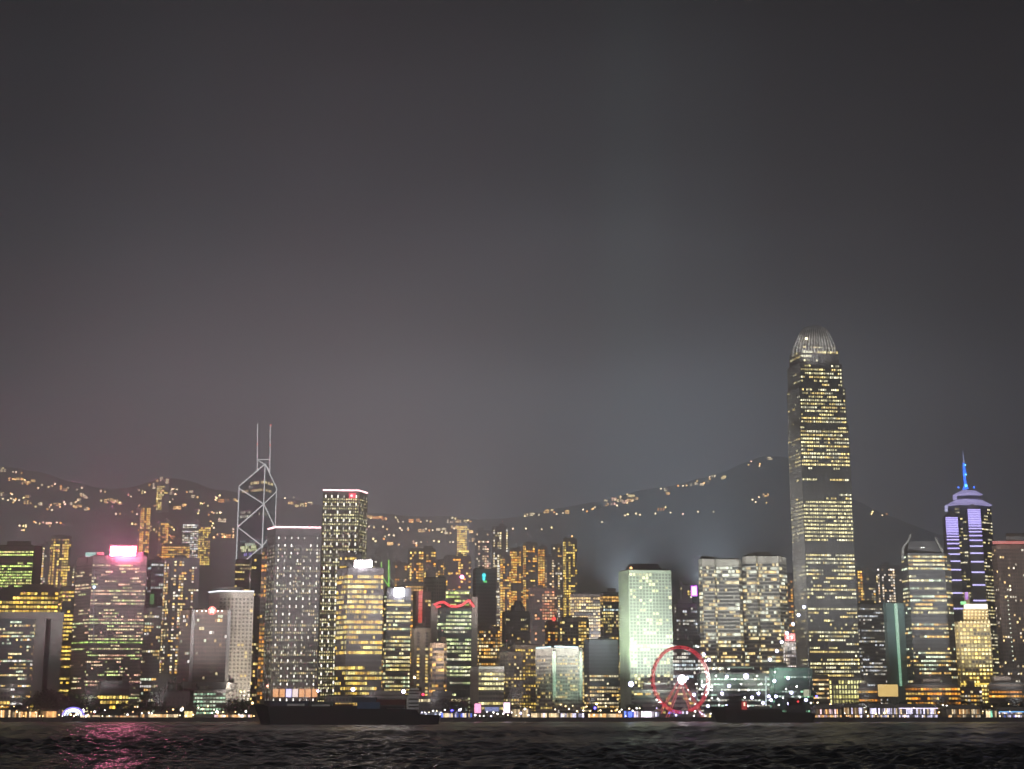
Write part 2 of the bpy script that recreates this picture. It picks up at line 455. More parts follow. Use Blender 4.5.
def sign(root, px0, px1, py0, py1, Y, face, border=None, bw=1.0, off=3.0, post=True):
    a, b = at(px0, (py0 + py1) / 2, Y), at(px1, (py0 + py1) / 2, Y); z0, z1 = zat(py1, Y), zat(py0, Y); y = Y - off
    if border is not None:
        mb = MB()
        for q in ((a.x - bw, b.x + bw, z0 - bw, z0), (a.x - bw, b.x + bw, z1, z1 + bw), (a.x - bw, a.x, z0, z1), (b.x, b.x + bw, z0, z1)):
            mb.box(q[0], q[1], y - .1, y + .9, q[2], q[3])
        fr = mb.build('sign_frame', border, root)
    mb = MB(); mb.box(a.x + .02, b.x - .02, y, y + .8, z0 + .02, z1 - .02); o = mb.build('sign_panel', face, root)
    if post:
        mb = MB()
        for x in (a.x + (b.x - a.x) * .15, a.x + (b.x - a.x) * .85): mb.tube((x, y + 1.6, z0 - 7), (x, y + 1.6, z1), .35)
        mb.build('sign_post', M_BLACK, root)
    return o
def line(root, name, m, pts, r=.5):
    mb = MB()
    for p, q in zip(pts, pts[1:]): mb.tube(p, q, r, n=5)
    return mb.build(name, m, root)
def lamp(root, name, m, p, r=.8):
    mb = MB(); mb.ball(p, r); return mb.build(name, m, root, True)
def tops(t, dz=0.0, out=.6):
    r = []
    for i, p in enumerate(t.pts): r.append(Vector((p.x, p.y - out, t.z1 + dz)))
    return r

E_WHITE = emis('white_sign', (1, .90, .93), 45)
E_REDGLOW = emis('red_border_halo', (1, .02, .12), 3.5)
E_RED = emis('red_lamp', (1, .05, .04), 4)
E_PINKLINE = emis('pink_white_neon', (1, .56, .60), 6)
E_WHITELINE = emis('white_strip_light', (.93, .92, 1), 3.0)
E_PURPLE = emis('violet_strip_light', (.50, .43, 1), 3.2)
E_BLUE = emis('blue_flood', (.02, .16, 1), 3.2)
E_GOLD = emis('gold_flood', (1, .75, .30), 2.2)
E_ORANGE = emis('orange_lobby', (1, .45, .18), 1.6)
E_GREENTUBE = emis('green_tube', (.35, 1, .12), 1.8)
E_MINT = emis('mint_strip', (.45, .95, .62), .8)
E_CYAN = emis('cyan_sign', (.05, .75, .85), 3)
E_GREEN = emis('green_sign', (.1, .8, .15), 2)
E_MAGENTA = emis('magenta_sign', (.95, .18, 1), 14)
E_PINK = emis('pink_sign', (1, .45, .75), 6)
E_TRUSS = emis('truss_tube_light', (.86, .85, .86), 1.25)
E_LAMPW = emis('white_lamp', (1, .95, .88), 14)
E_LAMPV = emis('violet_white_lamp', (.62, .58, 1), 14)
E_LAMPA = emis('amber_lamp', (1, .62, .25), 12)
E_LAMPY = emis('warm_lamp', (1, .80, .48), 12)

# --- far left
t = tower('grey concrete slab tower with greenish lit rows above the dark amber-lit block', [(-25, 0), (34, 0), (43, 14)], 546, 1900, M_GREY,
          ST(.62, GRN, 1.7, .5, 5, dark=[(.93, .97)]), fh=3.6, bay=2.4, hf=.5, edges=[0], cap=6, plant=0)
pbox(t.root, 'penthouse', M_GREY, 7, 31, 541, 546, 1915, 20)
t = tower('dark office block with wide amber window bands behind the grey framed block', [(-25, 0), (59, 5)], 588, 1800, M_DARK,
          ST(.5, YEL, 2.1, .5, 3), fh=5.2, bay=4.2, hf=.55, wf=.8)
t = tower('dark glass block set in a heavy grey frame with two broad columns', [(-25, 0), (34, 0)], 617, 1710, M_BLUE,
          ST(.22, MIX, 1.6, .8, 3, full=[(.86, .9, (1, .95, .6))]), ref=640, fh=3.9, bay=2.6, hf=.5, wf=.85, plant=0)
pbox(t.root, 'frame_beam', M_GREY, -25, 62.5, 612, 618.5, 1706, 44, ref=640)
pbox(t.root, 'frame_column', M_GREY, 34.4, 45, 618.5, 697, 1707, 42, ref=640)
pbox(t.root, 'frame_column', M_GREY, 50, 62, 618.5, 697, 1707, 42, ref=640)
pbox(t.root, 'recess_wall', M_BLACK, 45, 50, 618.5, 697, 1728, 20, ref=640)
tower('slim dark apartment tower with yellow window stacks and a wider lit top', [(51, 6), (54, 0), (72, 4)], 536, 2450, M_DARK,
      ST(.5, YEL, 2.6, .4, 2, cols=.5, lit_only=True), z0='hill', fh=4.4, bay=3.6, name='apartment_tower')
tower('dark office tower with scattered bright yellow bands beside the grey framed block', [(60, 10), (63, 0), (92, 4)], 587, 1780, M_DARK,
      ST(.36, YEL, 2.2, .8, 3), fh=4.6, bay=3.4, hf=.5, wf=.8)
# --- pink sign tower
t = tower('mauve office tower with the big white sign edged in glowing pink', [(77, 22), (93, 0), (147, 6)], 556, 1740, M_MAUVE,
          ST(.26, [(1, .9, .6), (.8, 1, .5), (1, .8, .6), (.95, .6, .5)], 1.5, .9, 4, full=[(.41, .415, (.75, 1, .4)), (.46, .47, (.6, 1, .35)), (.6, .61, (.85, 1, .6))], side=.4), fh=3.7, bay=2.6, hf=.42, wf=.78, cap=9)
sign(t.root, 111.5, 136.5, 546.8, 556, 1740, emis('overexposed_sign', (1, .20, .38), 150), E_REDGLOW, 1.6)  # glowing red border, also imitating the halo round the sign
sign(t.root, 87, 97, 553, 557.2, 1750, emis('teal_sign', (.25, .75, .6), 1.2), None, off=6)
sign(t.root, 98.5, 105, 552.5, 557, 1750, emis('deep_red_sign', (.9, .02, .08), 1.6), None, off=6)
line(t.root, 'corner_sheen', emis('pale_blue_strip', (.45, .6, .95), .12), [at(94, 570, 1735), at(93.5, 640, 1735)], .5)  # bluish sheen of the tower edge put in as a glowing strip
lamp(t.root, 'corner_glint', emis('pale_blue_glint', (.6, .8, 1), 3), at(94.2, 587, 1734), 2.0)  # glint on that edge put in as a glowing ball
t = tower('squat black harbourfront block with two rows of yellow windows', [(98, 8), (101, 0), (129.5, 3)], 682, 1580, M_BLACK,
          ST(.7, YEL, 2.2, .3, 4, dark=[(.6, 1)]), fh=4.6, bay=3.2, foot=8, cap=3, name='office_block', cat='building')
t = tower('teal glass tower with a green-lit notch near its crown', [(148, 10), (152, 0), (164, 5)], 560, 1850, M_TEAL,
          ST(.22, COOL, 1.1, .6, 3, full=[(.60, .63, (.8, 1, .75))]), fh=4.0, bay=2.6, back=30)
pbox(t.root, 'green_notch', emis('green_notch_light', (.3, .9, .3), .4), 150, 154, 594, 604, 1849, 2, off=2)
tower('stepped brownish tower below the teal glass tower', [(139, 8), (143, 0), (162, 4)], 608, 1770, M_MID,
      ST(.2, MIX, 1.4, .7, 3), fh=4, bay=2.8, piers=2)
tower('dark apartment tower with yellow windows left of the white hotel block', [(165, 10), (172, 0), (200, 5)], 558, 2250, M_DARK,
      ST(.3, RES, 2.4, .6, 2, cols=.45, lit_only=True), z0='hill', fh=4.2, bay=3.6, name='apartment_tower')
tower('dim slim apartment tower between the teal tower and the dark apartment tower', [(158, 6), (161, 0), (172, 3)], 563, 2300, M_MID,
      ST(.3, RES, 2.2, .6, 2, cols=.5, lit_only=True), z0='hill', fh=4.2, bay=3.4, name='apartment_tower')
# star building: block on a tapering stem
t = tower('dark glass block with a red star on top over a flared grey base', [(178.5, 16), (193, 0), (229, 5)], 609.5, 1650, M_BROWN,
          ST(.13, MIX, 1.6, .7, 2, dark=[(.3, .37)], full=[(.27, .29, (.8, 1, .95))], side=.6), ref=650, z0=zat(682, 1650), fh=4.3, bay=2.7, hf=.62, wf=.78, foot=2, cap=5, plant=0)
zt = t.z0; xa, xb = t.x0, t.x1
mb = MB(); mid = (xa + xb) / 2; w0 = (xb - xa) / 2; yb = 1650
prof = [(zt, 1.02), (zt - 7, .97), (zt - 11, .72), (zt - 14, .52), (3, .46)]
for (za, ka), (zb_, kb) in zip(prof, prof[1:]):
    B = [(mid - w0 * kb, yb + 30 - 30 * kb, zb_), (mid + w0 * kb, yb + 30 - 30 * kb, zb_), (mid + w0 * kb, yb + 36 + 20 * kb, zb_), (mid - w0 * kb, yb + 36 + 20 * kb, zb_)]
    T = [(mid - w0 * ka, yb + 30 - 30 * ka, za), (mid + w0 * ka, yb + 30 - 30 * ka, za), (mid + w0 * ka, yb + 36 + 20 * ka, za), (mid - w0 * ka, yb + 36 + 20 * ka, za)]
    mb.hexa(B, T)
mb.build('flared_base', M_GREY, t.root)
pbox(t.root, 'corner_frame', M_GREY, 190, 193.5, 609.5, 682, 1649.5, 3, off=1.5, ref=650)
pbox(t.root, 'corner_frame', M_GREY, 226, 229.5, 609.5, 682, 1652, 3, off=1.5, ref=650)
def star(root, px, py, Y, r, m):
    c = at(px, py, Y); fr, bk = [], []
    for i in range(10):
        a = pi / 2 + i * pi / 5; q = r if i % 2 == 0 else r * .42
        fr.append((c.x + q * cos(a), c.y - .8, c.z + q * sin(a))); bk.append((c.x + q * cos(a), c.y, c.z + q * sin(a)))
    mb = MB(); mb.hexa(list(reversed(bk)), list(reversed(fr))); return mb.build('star', m, root)
rd = MB(); c = at(212, 610.5, 1646); rd.hexa([(c.x + 4.6 * cos(a * pi / 8), c.y + .9, c.z + 4.6 * sin(a * pi / 8)) for a in range(16)], [(c.x + 4.6 * cos(a * pi / 8), c.y + .1, c.z + 4.6 * sin(a * pi / 8)) for a in range(16)])
rd.build('star_disc', emis('red_star_disc', (1, .03, .02), 2.6), t.root)
star(t.root, 212, 610.5, 1645.9, 3.4, emis('star_light', (1, .16, .10), 30))
for px in (197, 202, 206, 218, 222): lamp(t.root, 'roof_lamp', E_LAMPW, at(px, 611, 1647), .6)
# white perforated block
t = tower('white block with a regular grid of small dark windows and a bright roof line', [(209, 18), (219.5, 0), (254, 6)], 592, 1720, M_WHITE,
          ST(.05, YEL, 2.2, 1.0, 2, side=.0), fh=4.3, bay=4.3, wf=.46, hf=.46, edges=[1], cap=6)
line(t.root, 'roof_light', E_WHITELINE, tops(t, 1.2), .85)
line(t.root, 'pavilion_rail', M_STEEL, [at(216, 588, 1722), at(228, 588, 1722)], .5)
# --- truss tower
def truss_tower():
    Y = 2000; root = thing('truss_tower', 'angular glass tower traced by white cross bracing with twin masts', 'tower', (at(258, 600, Y).x, Y + 30, 3))
    A0, B0, C0 = at(239.3, 485, Y + 22), at(264.5, 485, Y), at(276.6, 485, Y + 34); D0 = Vector((A0.x + (C0.x - B0.x), Y + 62, 0))
    za, zb, zc = zat(486, Y + 22), zat(464, Y), zat(488, Y + 34)
    g = lambda p, z: (p.x, p.y, z)
    mb = MB()
    A, B, C, D = (g(A0, 3), g(A0, za)), (g(B0, 3), g(B0, zb)), (g(C0, 3), g(C0, zc)), (g(D0, 3), g(D0, za - 20))
    mb.poly([A[0], B[0], B[1], A[1]]); mb.poly([B[0], C[0], C[1], B[1]]); mb.poly([C[0], D[0], D[1], C[1]]); mb.poly([D[0], A[0], A[1], D[1]])
    mb.poly([A[1], B[1], D[1]]); mb.poly([B[1], C[1], D[1]]); mb.poly([A[0], D[0], C[0], B[0]])
    mb.build('wall', mat('reflective_blue_glass', (.24, .27, .30), .35), root)
    def on(face, u, z):
        P, Q = (A0, B0) if face == 0 else (B0, C0)
        return Vector((P.x + (Q.x - P.x) * u, P.y + (Q.y - P.y) * u - .5, z))
    def tz(py): return zat(py, Y)
    def tube(p, q): line(root, 'truss_tube', E_TRUSS, [p, q], .72)
    tube(on(0, 0, 3), on(0, 0, za)); tube(on(0, 1, 3), on(0, 1, zb)); tube(on(1, 1, 3), on(1, 1, zc))
    tube(on(0, 0, za), on(0, 1, zb)); tube(on(0, 1, zb), on(1, 1, zc))
    n0, n1 = [486, 525, 567, 608, 650], [504, 546, 588, 630, 671]
    for i in range(5):
        tube(on(0, 0, tz(n0[i])), on(0, 1, tz(n1[i]))); tube(on(1, 1, tz(n0[i] + 2)), on(1, 0, tz(n1[i])))
        if i < 4: tube(on(0, 1, tz(n1[i])), on(0, 0, tz(n0[i + 1]))); tube(on(1, 0, tz(n1[i])), on(1, 1, tz(n0[i + 1])))
    for x, tp in ((257.6, 424), (270.3, 425)):
        line(root, 'mast', E_TRUSS, [at(x - .4, 472, Y + 8), at(x, tp, Y + 8)], .55)
    line(root, 'mast_brace', E_TRUSS, [at(257.5, 459.6, Y + 8), at(269.8, 459.4, Y + 8)], .55)
    line(root, 'mast_brace', E_TRUSS, [at(258.5, 460.5, Y + 7), at(264.8, 464.5, Y), at(269.6, 470.5, Y + 7)], .55)
    line(root, 'mast_brace', E_TRUSS, [at(264.8, 464.5, Y), at(257.2, 471, Y + 7)], .55)
    for x, y in ((257.4, 444), (270.3, 445), (270.6, 425)): lamp(root, 'warning_lamp', emis('dim_red_lamp', (1, .15, .12), 1.6), at(x, y, Y + 7), 1.2)
    lamp(root, 'warning_lamp', M_STEEL, at(258, 423.6, Y + 7), 1.0)
    rg = random.Random(4)
    def band(py, u0, u1, v1, col, s, h=1.7):
        mb = MB()
        for face, a, b in ((0, u0, u1), (1, 0, v1)):
            n = int(14 * (b - a)) + 1
            if b <= a: continue
            P, Q = (A0, B0) if face == 0 else (B0, C0); P = Vector((P.x, P.y)); Q = Vector((Q.x, Q.y)); dd = Q - P; LL = dd.length; dd /= LL; nn = Vector((dd.y, -dd.x))
            z = tz(py); cuts = []
            for i in range(n):
                k = s * rg.uniform(.5, 1.3) * (0 if rg.random() < .12 else 1); u0, u1_ = a + (b - a) * i / n, a + (b - a) * (i + .86) / n
                cuts += [(u0 * LL, u1_ * LL, tuple(c * k for c in col)), (u1_ * LL, (a + (b - a) * (i + 1) / n) * LL, (0, 0, 0))]
            mb.ribbon(P, dd, nn * .2, cuts, z - h, z + h)
        mb.build('floor_glazing', LITGLASS, root)
    band(482, .38, 1, .7, (1, .78, .4), 1.5); band(489.6, .12, 1, .6, (1, .72, .4), 1.0)
    band(485.6, .4, .55, 0, (.9, .85, .8), .6)
    band(511, .1, .5, 0, (.9, .85, .7), .8); band(513.5, .75, 1, .3, (.9, .85, .7), .8); band(515, .1, .6, 0, (1, .95, .8), .9)
    band(540, .05, .95, .6, (.6, .7, .8), .5, 1); band(543.4, .2, .8, 0, (.9, 1, .8), .9); band(546.3, .15, .85, 0, (.95, 1, .55), 1.6); band(549.3, .18, .8, 0, (.95, 1, .55), 1.6)
    band(553.5, .3, .6, 0, (.45, .35, 1), 1.2)
    for i in range(24): band(560 + i * 4.2, rg.uniform(0, .4), rg.uniform(.5, 1), rg.uniform(0, 1), rg.choice(RES), .9)
truss_tower()
t = tower('dark low-rise with slanting rows of lights at the foot of the braced tower', [(235.5, 0), (250, 5)], 560, 1900, M_DARK,
          ST(.4, WARM, 1.4, .6, 3), fh=4.5, bay=3, hf=.4, back=30, plant=0)
pbox(t.root, 'edge_column', M_PALE, 249, 251.5, 557, 690, 1899, 3, off=2)
tower('narrow black glass tower squeezed behind the white block', [(252, 0), (264, 5)], 555, 1800, M_BLACK,
      ST(.08, WARM, 1.5, .7, 1), fh=4.5, bay=3, back=30, plant=0)
t = tower('slim lit stair tower with amber lamps beside the pink-topped grid tower', [(262, 4), (268, 0)], 548, 1790, M_MID, ST(.5, AMB, 1.3, .7, 1), fh=5, bay=4, back=22, plant=0, name='stair_tower')
# --- twin grid towers with point lights
def dotted(t, e, nx, rows, z0, z1, col, s, w=1.0, h=2.6, skip=.1, edge_only=None):
    P, Q = t.pts[e], t.pts[e + 1]; d = Q - P; L = d.length; d /= L; n = Vector((d.y, -d.x))
    for r in range(rows):
        z = z0 + (z1 - z0) * (r + .5) / rows; mb = MB()
        cuts = []; q0 = 0.0
        for i in range(nx):
            if t.rg.random() < skip: continue
            a = L * (i + .5) / nx; k = s * t.rg.choice((.3, .6, .9, 1.1, 1.3))
            cuts += [(q0, a - w / 2, None), (a - w / 2, a + w / 2, tuple(c * k for c in col))]; q0 = a + w / 2
        if cuts:
            mb.ribbon(P, d, n * .95, cuts, z, z + h); mb.build('facade_lamps', [LITGLASS, M_DARK], t.root)
t = tower('charcoal tower with a square grid of white point lights under a pink roof line', [(268.3, 20), (276, 0), (321, 5)], 527.5, 1750, M_DARK,
          ST(.34, [(1, .88, .62), (.8, .9, .7), (1, .8, .5), (.6, .6, .55)], .8, .5, 2, dark=[(.0, .05), (.34, .36), (.6, .62), (.94, 1)], full=[(.655, .665, (1, .4, .12))]), fh=4.2, bay=2.4, wf=.55, hf=.5, foot=14, cap=7, piers=3, pier_d=.5, ledge=.45, plant=0)
line(t.root, 'roof_neon', E_PINKLINE, tops(t, .6), .95)
mb = MB()
dotted(t, 1, 7, 22, t.z0 + 14, t.z1 - 9, (1, .95, .85), 4.4, skip=.18)
dotted(t, 0, 3, 22, t.z0 + 14, t.z1 - 9, (1, .95, .85), 1.3)
for i in range(7):
    pbox(t.root, 'lobby_bay', E_ORANGE if i not in (2, 3) else (emis('blue_white_lobby', (.65, .6, 1), 3) if i == 2 else emis('white_lobby', (1, .8, .75), 2)), 273 + i * 6.5, 278.4 + i * 6.5, 689, 697, 1748, .6, off=1.2)
t = tower('tall pale tower of stacked warm windows with a pink roof line and red emblem', [(323, 0), (359.5, 4), (367.5, 26)], 490.5, 1850, M_GREY,
          ST(.75, [(1, .92, .62), (1, .85, .5), (1, .92, .6)], 1.15, .35, 2, dark=[(.0, .02)], full=[(.83, .93, (1, .93, .6)), (.66, .72, (1, .93, .6))]), fh=3.9, bay=2.9, wf=.6, hf=.5, cap=5, piers=2, pier_d=.5, ledge=.3, plant=0)
line(t.root, 'roof_neon', E_PINKLINE, tops(t, .6), .95)
dotted(t, 0, 6, 27, t.z0 + 5, t.z1 - 4, (1, .96, .82), 3.6, 1.5, 3.4)
dotted(t, 1, 3, 27, t.z0 + 5, t.z1 - 4, (1, .96, .82), 1.1, 1.5, 3.4)
mb = MB(); c = at(352.5, 495.8, 1848); mb.box(c.x - 4.2, c.x + 4.2, 1846.6, 1847.6, c.z - 3.2, c.z + 3.4); sp = mb.build('emblem_panel', emis('red_emblem', (1, .04, .10), 2.2), t.root)
mb = MB(); mb.hexa([(c.x - 1 + 1.5 * cos(a * pi / 6), 1846.5, c.z + 1.6 * sin(a * pi / 6)) for a in range(12)], [(c.x - 1 + 1.5 * cos(a * pi / 6), 1846.2, c.z + 1.6 * sin(a * pi / 6)) for a in range(12)])
mb.build('emblem_mark', emis('emblem_white', (1, .7, .7), 3), sp)
# --- gold tower and its neighbour
t = tower('gold-lit office tower with dense yellow floors and a dark belt halfway down', [(337, 20), (348, 0), (383.5, 5)], 568, 1680, M_DARK,
          ST(.85, [(1, .70, .22), (1, .78, .30), (1, .64, .18), (1, .86, .46)], 1.5, .18, 4, dark=[(.34, .41), (.93, .955)], side=.75), fh=5.6, bay=2.6, wf=.8, hf=.56, cap=7, foot=6)
sign(t.root, 354.5, 372, 560.5, 567, 1680, E_WHITE, None, off=2)
tower('dark shoulder block with slanting yellow rows behind the gold-lit tower', [(340, 4), (362, 0)], 553, 1760, M_DARK, ST(.5, YEL, 1.3, .5, 3), fh=5, bay=2.8, hf=.45, back=30, plant=0)
t = tower('dark green-grey tower with a small square white sign beside the gold-lit tower', [(384.5, 6), (387, 0), (411, 5)], 588, 1750, M_BLUE,
          ST(.4, [(1, .82, .42), (1, .9, .6), (.85, 1, .7)], 1.6, .9, 4, full=[(.93, .95, (1, .75, .35)), (.72, .74, (1, .95, .5))]), fh=4.6, bay=2.6, hf=.5, wf=.78, cap=8)
sign(t.root, 394.5, 404, 588.2, 596.5, 1750, E_WHITE, None, off=2, post=False)
def mast_thing():
    Y = 1900; root = thing('roof_mast', 'green-lit twin mast with slanting stays behind the small square sign', 'mast', at(388.5, 600, Y))
    line(root, 'mast_pole', E_GREENTUBE, [at(388.8, 600, Y), at(388.8, 560, Y)], .8)
    line(root, 'mast_pole', E_GREENTUBE, [at(381.4, 582, Y), at(381.4, 562, Y)], .6)
    line(root, 'stay', E_GREENTUBE, [at(382.5, 577, Y), at(388.5, 586, Y)], .5)
    line(root, 'stay', emis('pale_stay', (.7, .9, .6), .7), [at(394, 582, Y), at(389, 577, Y)], .5)
    line(root, 'stay', emis('pale_stay', (.7, .9, .6), .7), [at(381.4, 571, Y), at(380, 571, Y)], .5)
    pbox(root, 'mast_base', M_BROWN, 385, 392, 586, 606, Y, 8)
mast_thing()
tower('dim office block carrying the green-lit twin mast', [(377, 0), (400, 5)], 600, 1895, M_MID, ST(.3, AMB, 1.3, .6, 2), fh=4.4, bay=3)
tower('amber-lit apartment tower with a stepped crown behind the red light column', [(408, 4), (414, 0), (436, 4)], 549, 2500, M_MID,
      ST(.5, AMB, 2.8, .4, 2, cols=.55, lit_only=True), z0='hill', fh=4.6, bay=4, name='apartment_tower')
tower('low amber-topped apartment block below the stepped amber tower', [(403, 0), (424, 4)], 583, 2350, M_MID, ST(.35, AMB, 2.2, .5, 3, full=[(.96, 1, (1, .6, .22)), (.88, .9, (1, .6, .22))], lit_only=True), z0='hill', fh=4.6, bay=4, name='apartment_tower')
t = tower('slim beige tower with a tall red light column running down its face', [(413, 5), (416, 0), (431, 4)], 592, 1800, M_BROWN, ST(.04, WARM, 1.3, .6, 1), fh=4.4, bay=3.5, back=28, edges=[1])
for k in range(12): pbox(t.root, 'red_column', emis('red_column_light', (1, .10, .07), 1.3), 418.4, 422.2, 590.5 + k * 4.1, 594 + k * 4.1, 1799, .8, off=1.8, ref=615)
t = tower('beige tower with two thin columns of small warm windows by the ship bridge', [(411, 8), (414, 0), (431, 4)], 628, 1730, M_BEIGE, ST(.9, WARM, 1.5, .3, 1, dark=[(0, .15), (.8, 1)]), ref=650, fh=3.6, bay=9, wf=.3, hf=.55, edges=[1], back=28)
tower('pale grey windowless tower rising behind the red wave tower', [(424, 4), (434, 0), (446, 4)], 578, 1960, M_PALE, ST(.03, WARM, 1, .5, 1), fh=4.4, bay=3, wf=.5, back=26)
tower('round-cornered warm stone block of dark horizontal window bands', [(430, 10), (432.5, 3), (436, 0), (444, 1), (447, 6)], 643, 1630, mat('warm_lit_stone', (.55, .40, .27), .8),
      ST(.22, AMB, 1.8, .7, 3), fh=5.6, bay=2.6, wf=.97, hf=.46, foot=8, ledge=.5, name='office_block', cat='building')
# --- red wave tower
t = tower('office tower of greenish-white floors wearing a red neon wave near its top', [(437, 8), (446, 0), (471.5, 5)], 608, 1750, M_TEAL,
          ST(.9, [(.95, 1, .62), (.85, 1, .6), (1, .97, .75)], 1.5, .2, 5, dark=[(.2, .24), (.45, .48), (.74, .77)], side=.55), fh=4.5, bay=2.4, wf=.8, hf=.5, cap=3, plant=0)
pbox(t.root, 'service_core', M_PALE, 430.5, 437.5, 603, 690, 1756, 30, ref=640); pbox(t.root, 'service_core', M_PALE, 471.8, 477.5, 597, 690, 1756, 30, ref=640)
pbox(t.root, 'upper_block', M_MID, 445, 470, 590, 608.4, 1768, 25, ref=608)
zz = zat(598, 1766)
rg0 = random.Random(5)
a, b = at(446, 600, 1767), at(469, 600, 1767)
glaze(t.root, [Vector((a.x, 1767.5)), Vector((b.x, 1767.5))], zat(607, 1767), zat(591, 1767), ST(.6, GRN, 1.6, .3, 3), 4.5, 2.5, .9, .5, rg0)
wv = [(434, 605), (439, 602.5), (444, 602), (450, 606), (457, 606.5), (462, 605), (466, 602), (469, 600), (471, 603), (474, 607)]
line(t.root, 'red_wave', emis('red_wave_neon', (1, .015, .03), 2.4), [at(x, y, 1748.5) for x, y in wv], 1.5)
line(t.root, 'red_wave', emis('red_wave_neon', (1, .015, .03), 2.4), [at(436, 607.3, 1748.5), at(441, 606, 1748.5)], 1.2)
for y, x in ((628, 452), (668, 452)):
    for k in range(3): line(t.root, 'truss_diagonal', emis('dim_white_strip', (.8, .8, .8), .7), [at(x + k * 4, y + 2, 1749), at(x + 4 + k * 4, y - 1.5, 1749)], .5)
t = tower('dark apartment tower with amber stacks and a pink ball lamp behind the red wave tower', [(444, 4), (448, 0), (471, 4)], 556, 2450, M_MID,
      ST(.33, AMB, 2.6, .5, 2, cols=.4, lit_only=True), z0='hill', fh=4.4, bay=4, name='apartment_tower')
lamp(t.root, 'ball_lamp', emis('pink_ball', (1, .22, .5), 16), at(462, 577, 2440), 3.4)
t = tower('dark tower bearing a small cyan and green emblem', [(473, 6), (476, 0), (496, 4)], 569, 1950, M_MID,
      ST(.22, [(1, .6, .25), (1, .75, .45), (1, .85, .65)], 1.5, .8, 2, dark=[(.62, 1)], full=[(.36, .39, (1, .55, .15)), (.44, .46, (1, .55, .15))]), fh=4.5, bay=2.8)
mb = MB(); c = at(484, 578, 1946)
mb.hexa([(c.x + 2.6 * cos(a * pi / 5), 1945.5, c.z + 3.4 + 2.6 * sin(a * pi / 5)) for a in range(10)], [(c.x + 2.6 * cos(a * pi / 5), 1944.5, c.z + 3.4 + 2.6 * sin(a * pi / 5)) for a in range(10)])
mb.box(c.x - 1.8, c.x + 1.6, 1944.5, 1945.5, c.z - 3.2, c.z + 1.2); mb.build('emblem', E_CYAN, t.root)
mb = MB(); mb.box(c.x - .5, c.x + 3.6, 1944.3, 1945.4, c.z - 5.6, c.z - 3.4); mb.build('emblem', E_GREEN, t.root)
tower('orange-lit mid-rise block between the red wave tower and the beige hotel', [(477, 6), (479, 0), (500, 4)], 627, 1850, M_BROWN,
      ST(.5, [(1, .55, .2), (1, .7, .35), (1, .85, .6)], 1.5, .6, 2), fh=4.2, bay=2.8)
# --- mid-levels apartments
def apt(label, chain, top, Y, st, wall=None, **k):
    return tower(label, chain, top, Y, wall or M_MID, st, z0='hill', fh=k.pop('fh', 4.3), bay=k.pop('bay', 3.8), name='apartment_tower', back=24, **k)
apt('very slim tall apartment tower dotted with small pale lights left of the amber cluster', [(492, 3), (495, 0), (508, 3)], 527, 2550, ST(.34, [(1, .9, .7), (1, .8, .5), (1, .97, .9)], 2.4, .4, 1, cols=.5, lit_only=True))
apt('amber-lit apartment tower, leftmost and lowest of the tall amber cluster', [(510, 3), (513, 0), (523, 3)], 549, 2600, ST(.55, AMB, 2.6, .4, 3, cols=.5, lit_only=True, dark=[(.52, .62)]))
apt('amber-lit apartment tower, tallest in the middle of the amber cluster', [(523, 3), (526, 0), (537, 3)], 543, 2610, ST(.6, AMB, 2.8, .3, 3, cols=.55, lit_only=True, dark=[(.6, .64)]))
apt('narrow amber apartment tower right of the tallest amber one', [(538, 2), (540, 0), (547, 3)], 547, 2620, ST(.6, AMB, 2.6, .4, 3, cols=.6, lit_only=True))
apt('yellowish apartment tower with broken window stacks near the bare hillside', [(551, 3), (553, 0), (562, 3)], 545, 2580, ST(.5, RES, 2.4, .4, 2, cols=.55, lit_only=True))
apt('yellow apartment tower at the right end of the amber cluster against the hillside', [(563, 3), (566, 0), (577, 3)], 539, 2560, ST(.6, YEL, 2.6, .35, 2, cols=.5, lit_only=True))
tower('reddish apartment block with pinkish windows in front of the amber cluster', [(529, 5), (532, 0), (557, 4)], 588, 2250, mat('reddish_render', (.22, .12, .11), .8), ST(.3, [(1, .55, .35), (1, .75, .55), (1, .4, .3)], 1.9, .5, 2, cols=.5), z0='hill', fh=4.3, bay=3.6, name='apartment_tower')
t = tower('dim brown block with a single red roof beacon below the reddish apartments', [(545, 5), (548, 0), (562, 4)], 622, 2050, M_BROWN, ST(.15, AMB, 1.5, .6, 2), fh=4.3, bay=3.4, plant=0)
lamp(t.root, 'roof_beacon', E_RED, at(554, 619, 2048), 2.6)
t = tower('dark grey block with a stepped octagonal top above the beige hotel', [(502, 8), (506, 0), (530, 4)], 612, 1980, M_MID, ST(.08, WARM, 1.2, .7, 2), fh=4.0, bay=2.4, wf=.6, plant=0)
mb = MB(); ca, cb = at(509, 606, 1985), at(527, 606, 1985); w = (cb.x - ca.x) / 2; m0 = (ca.x + cb.x) / 2
oc = [(m0 + w * cos(pi / 8 + k * pi / 4), 2002 + w * sin(pi / 8 + k * pi / 4)) for k in range(8)]
mb.hexa([(x, y, t.z1) for x, y in oc], [(m0 + (x - m0) * .8, 2002 + (y - 2002) * .8, t.z1 + 9) for x, y in oc])
mb.hexa([(m0 + (x - m0) * .6, 2002 + (y - 2002) * .6, t.z1 + 9) for x, y in oc], [(m0 + (x - m0) * .4, 2002 + (y - 2002) * .4, t.z1 + 16) for x, y in oc])
mb.build('octagon_top', M_MID, t.root)
tower('broad beige hotel block with scattered warm windows behind the white hall', [(497, 6), (500, 0), (522, 3)], 652, 1700, M_BEIGE, ST(.35, WARM, 1.3, .5, 2), fh=4.0, bay=3.0, wf=.6, hf=.5, name='hotel_block', cat='building', piers=2)
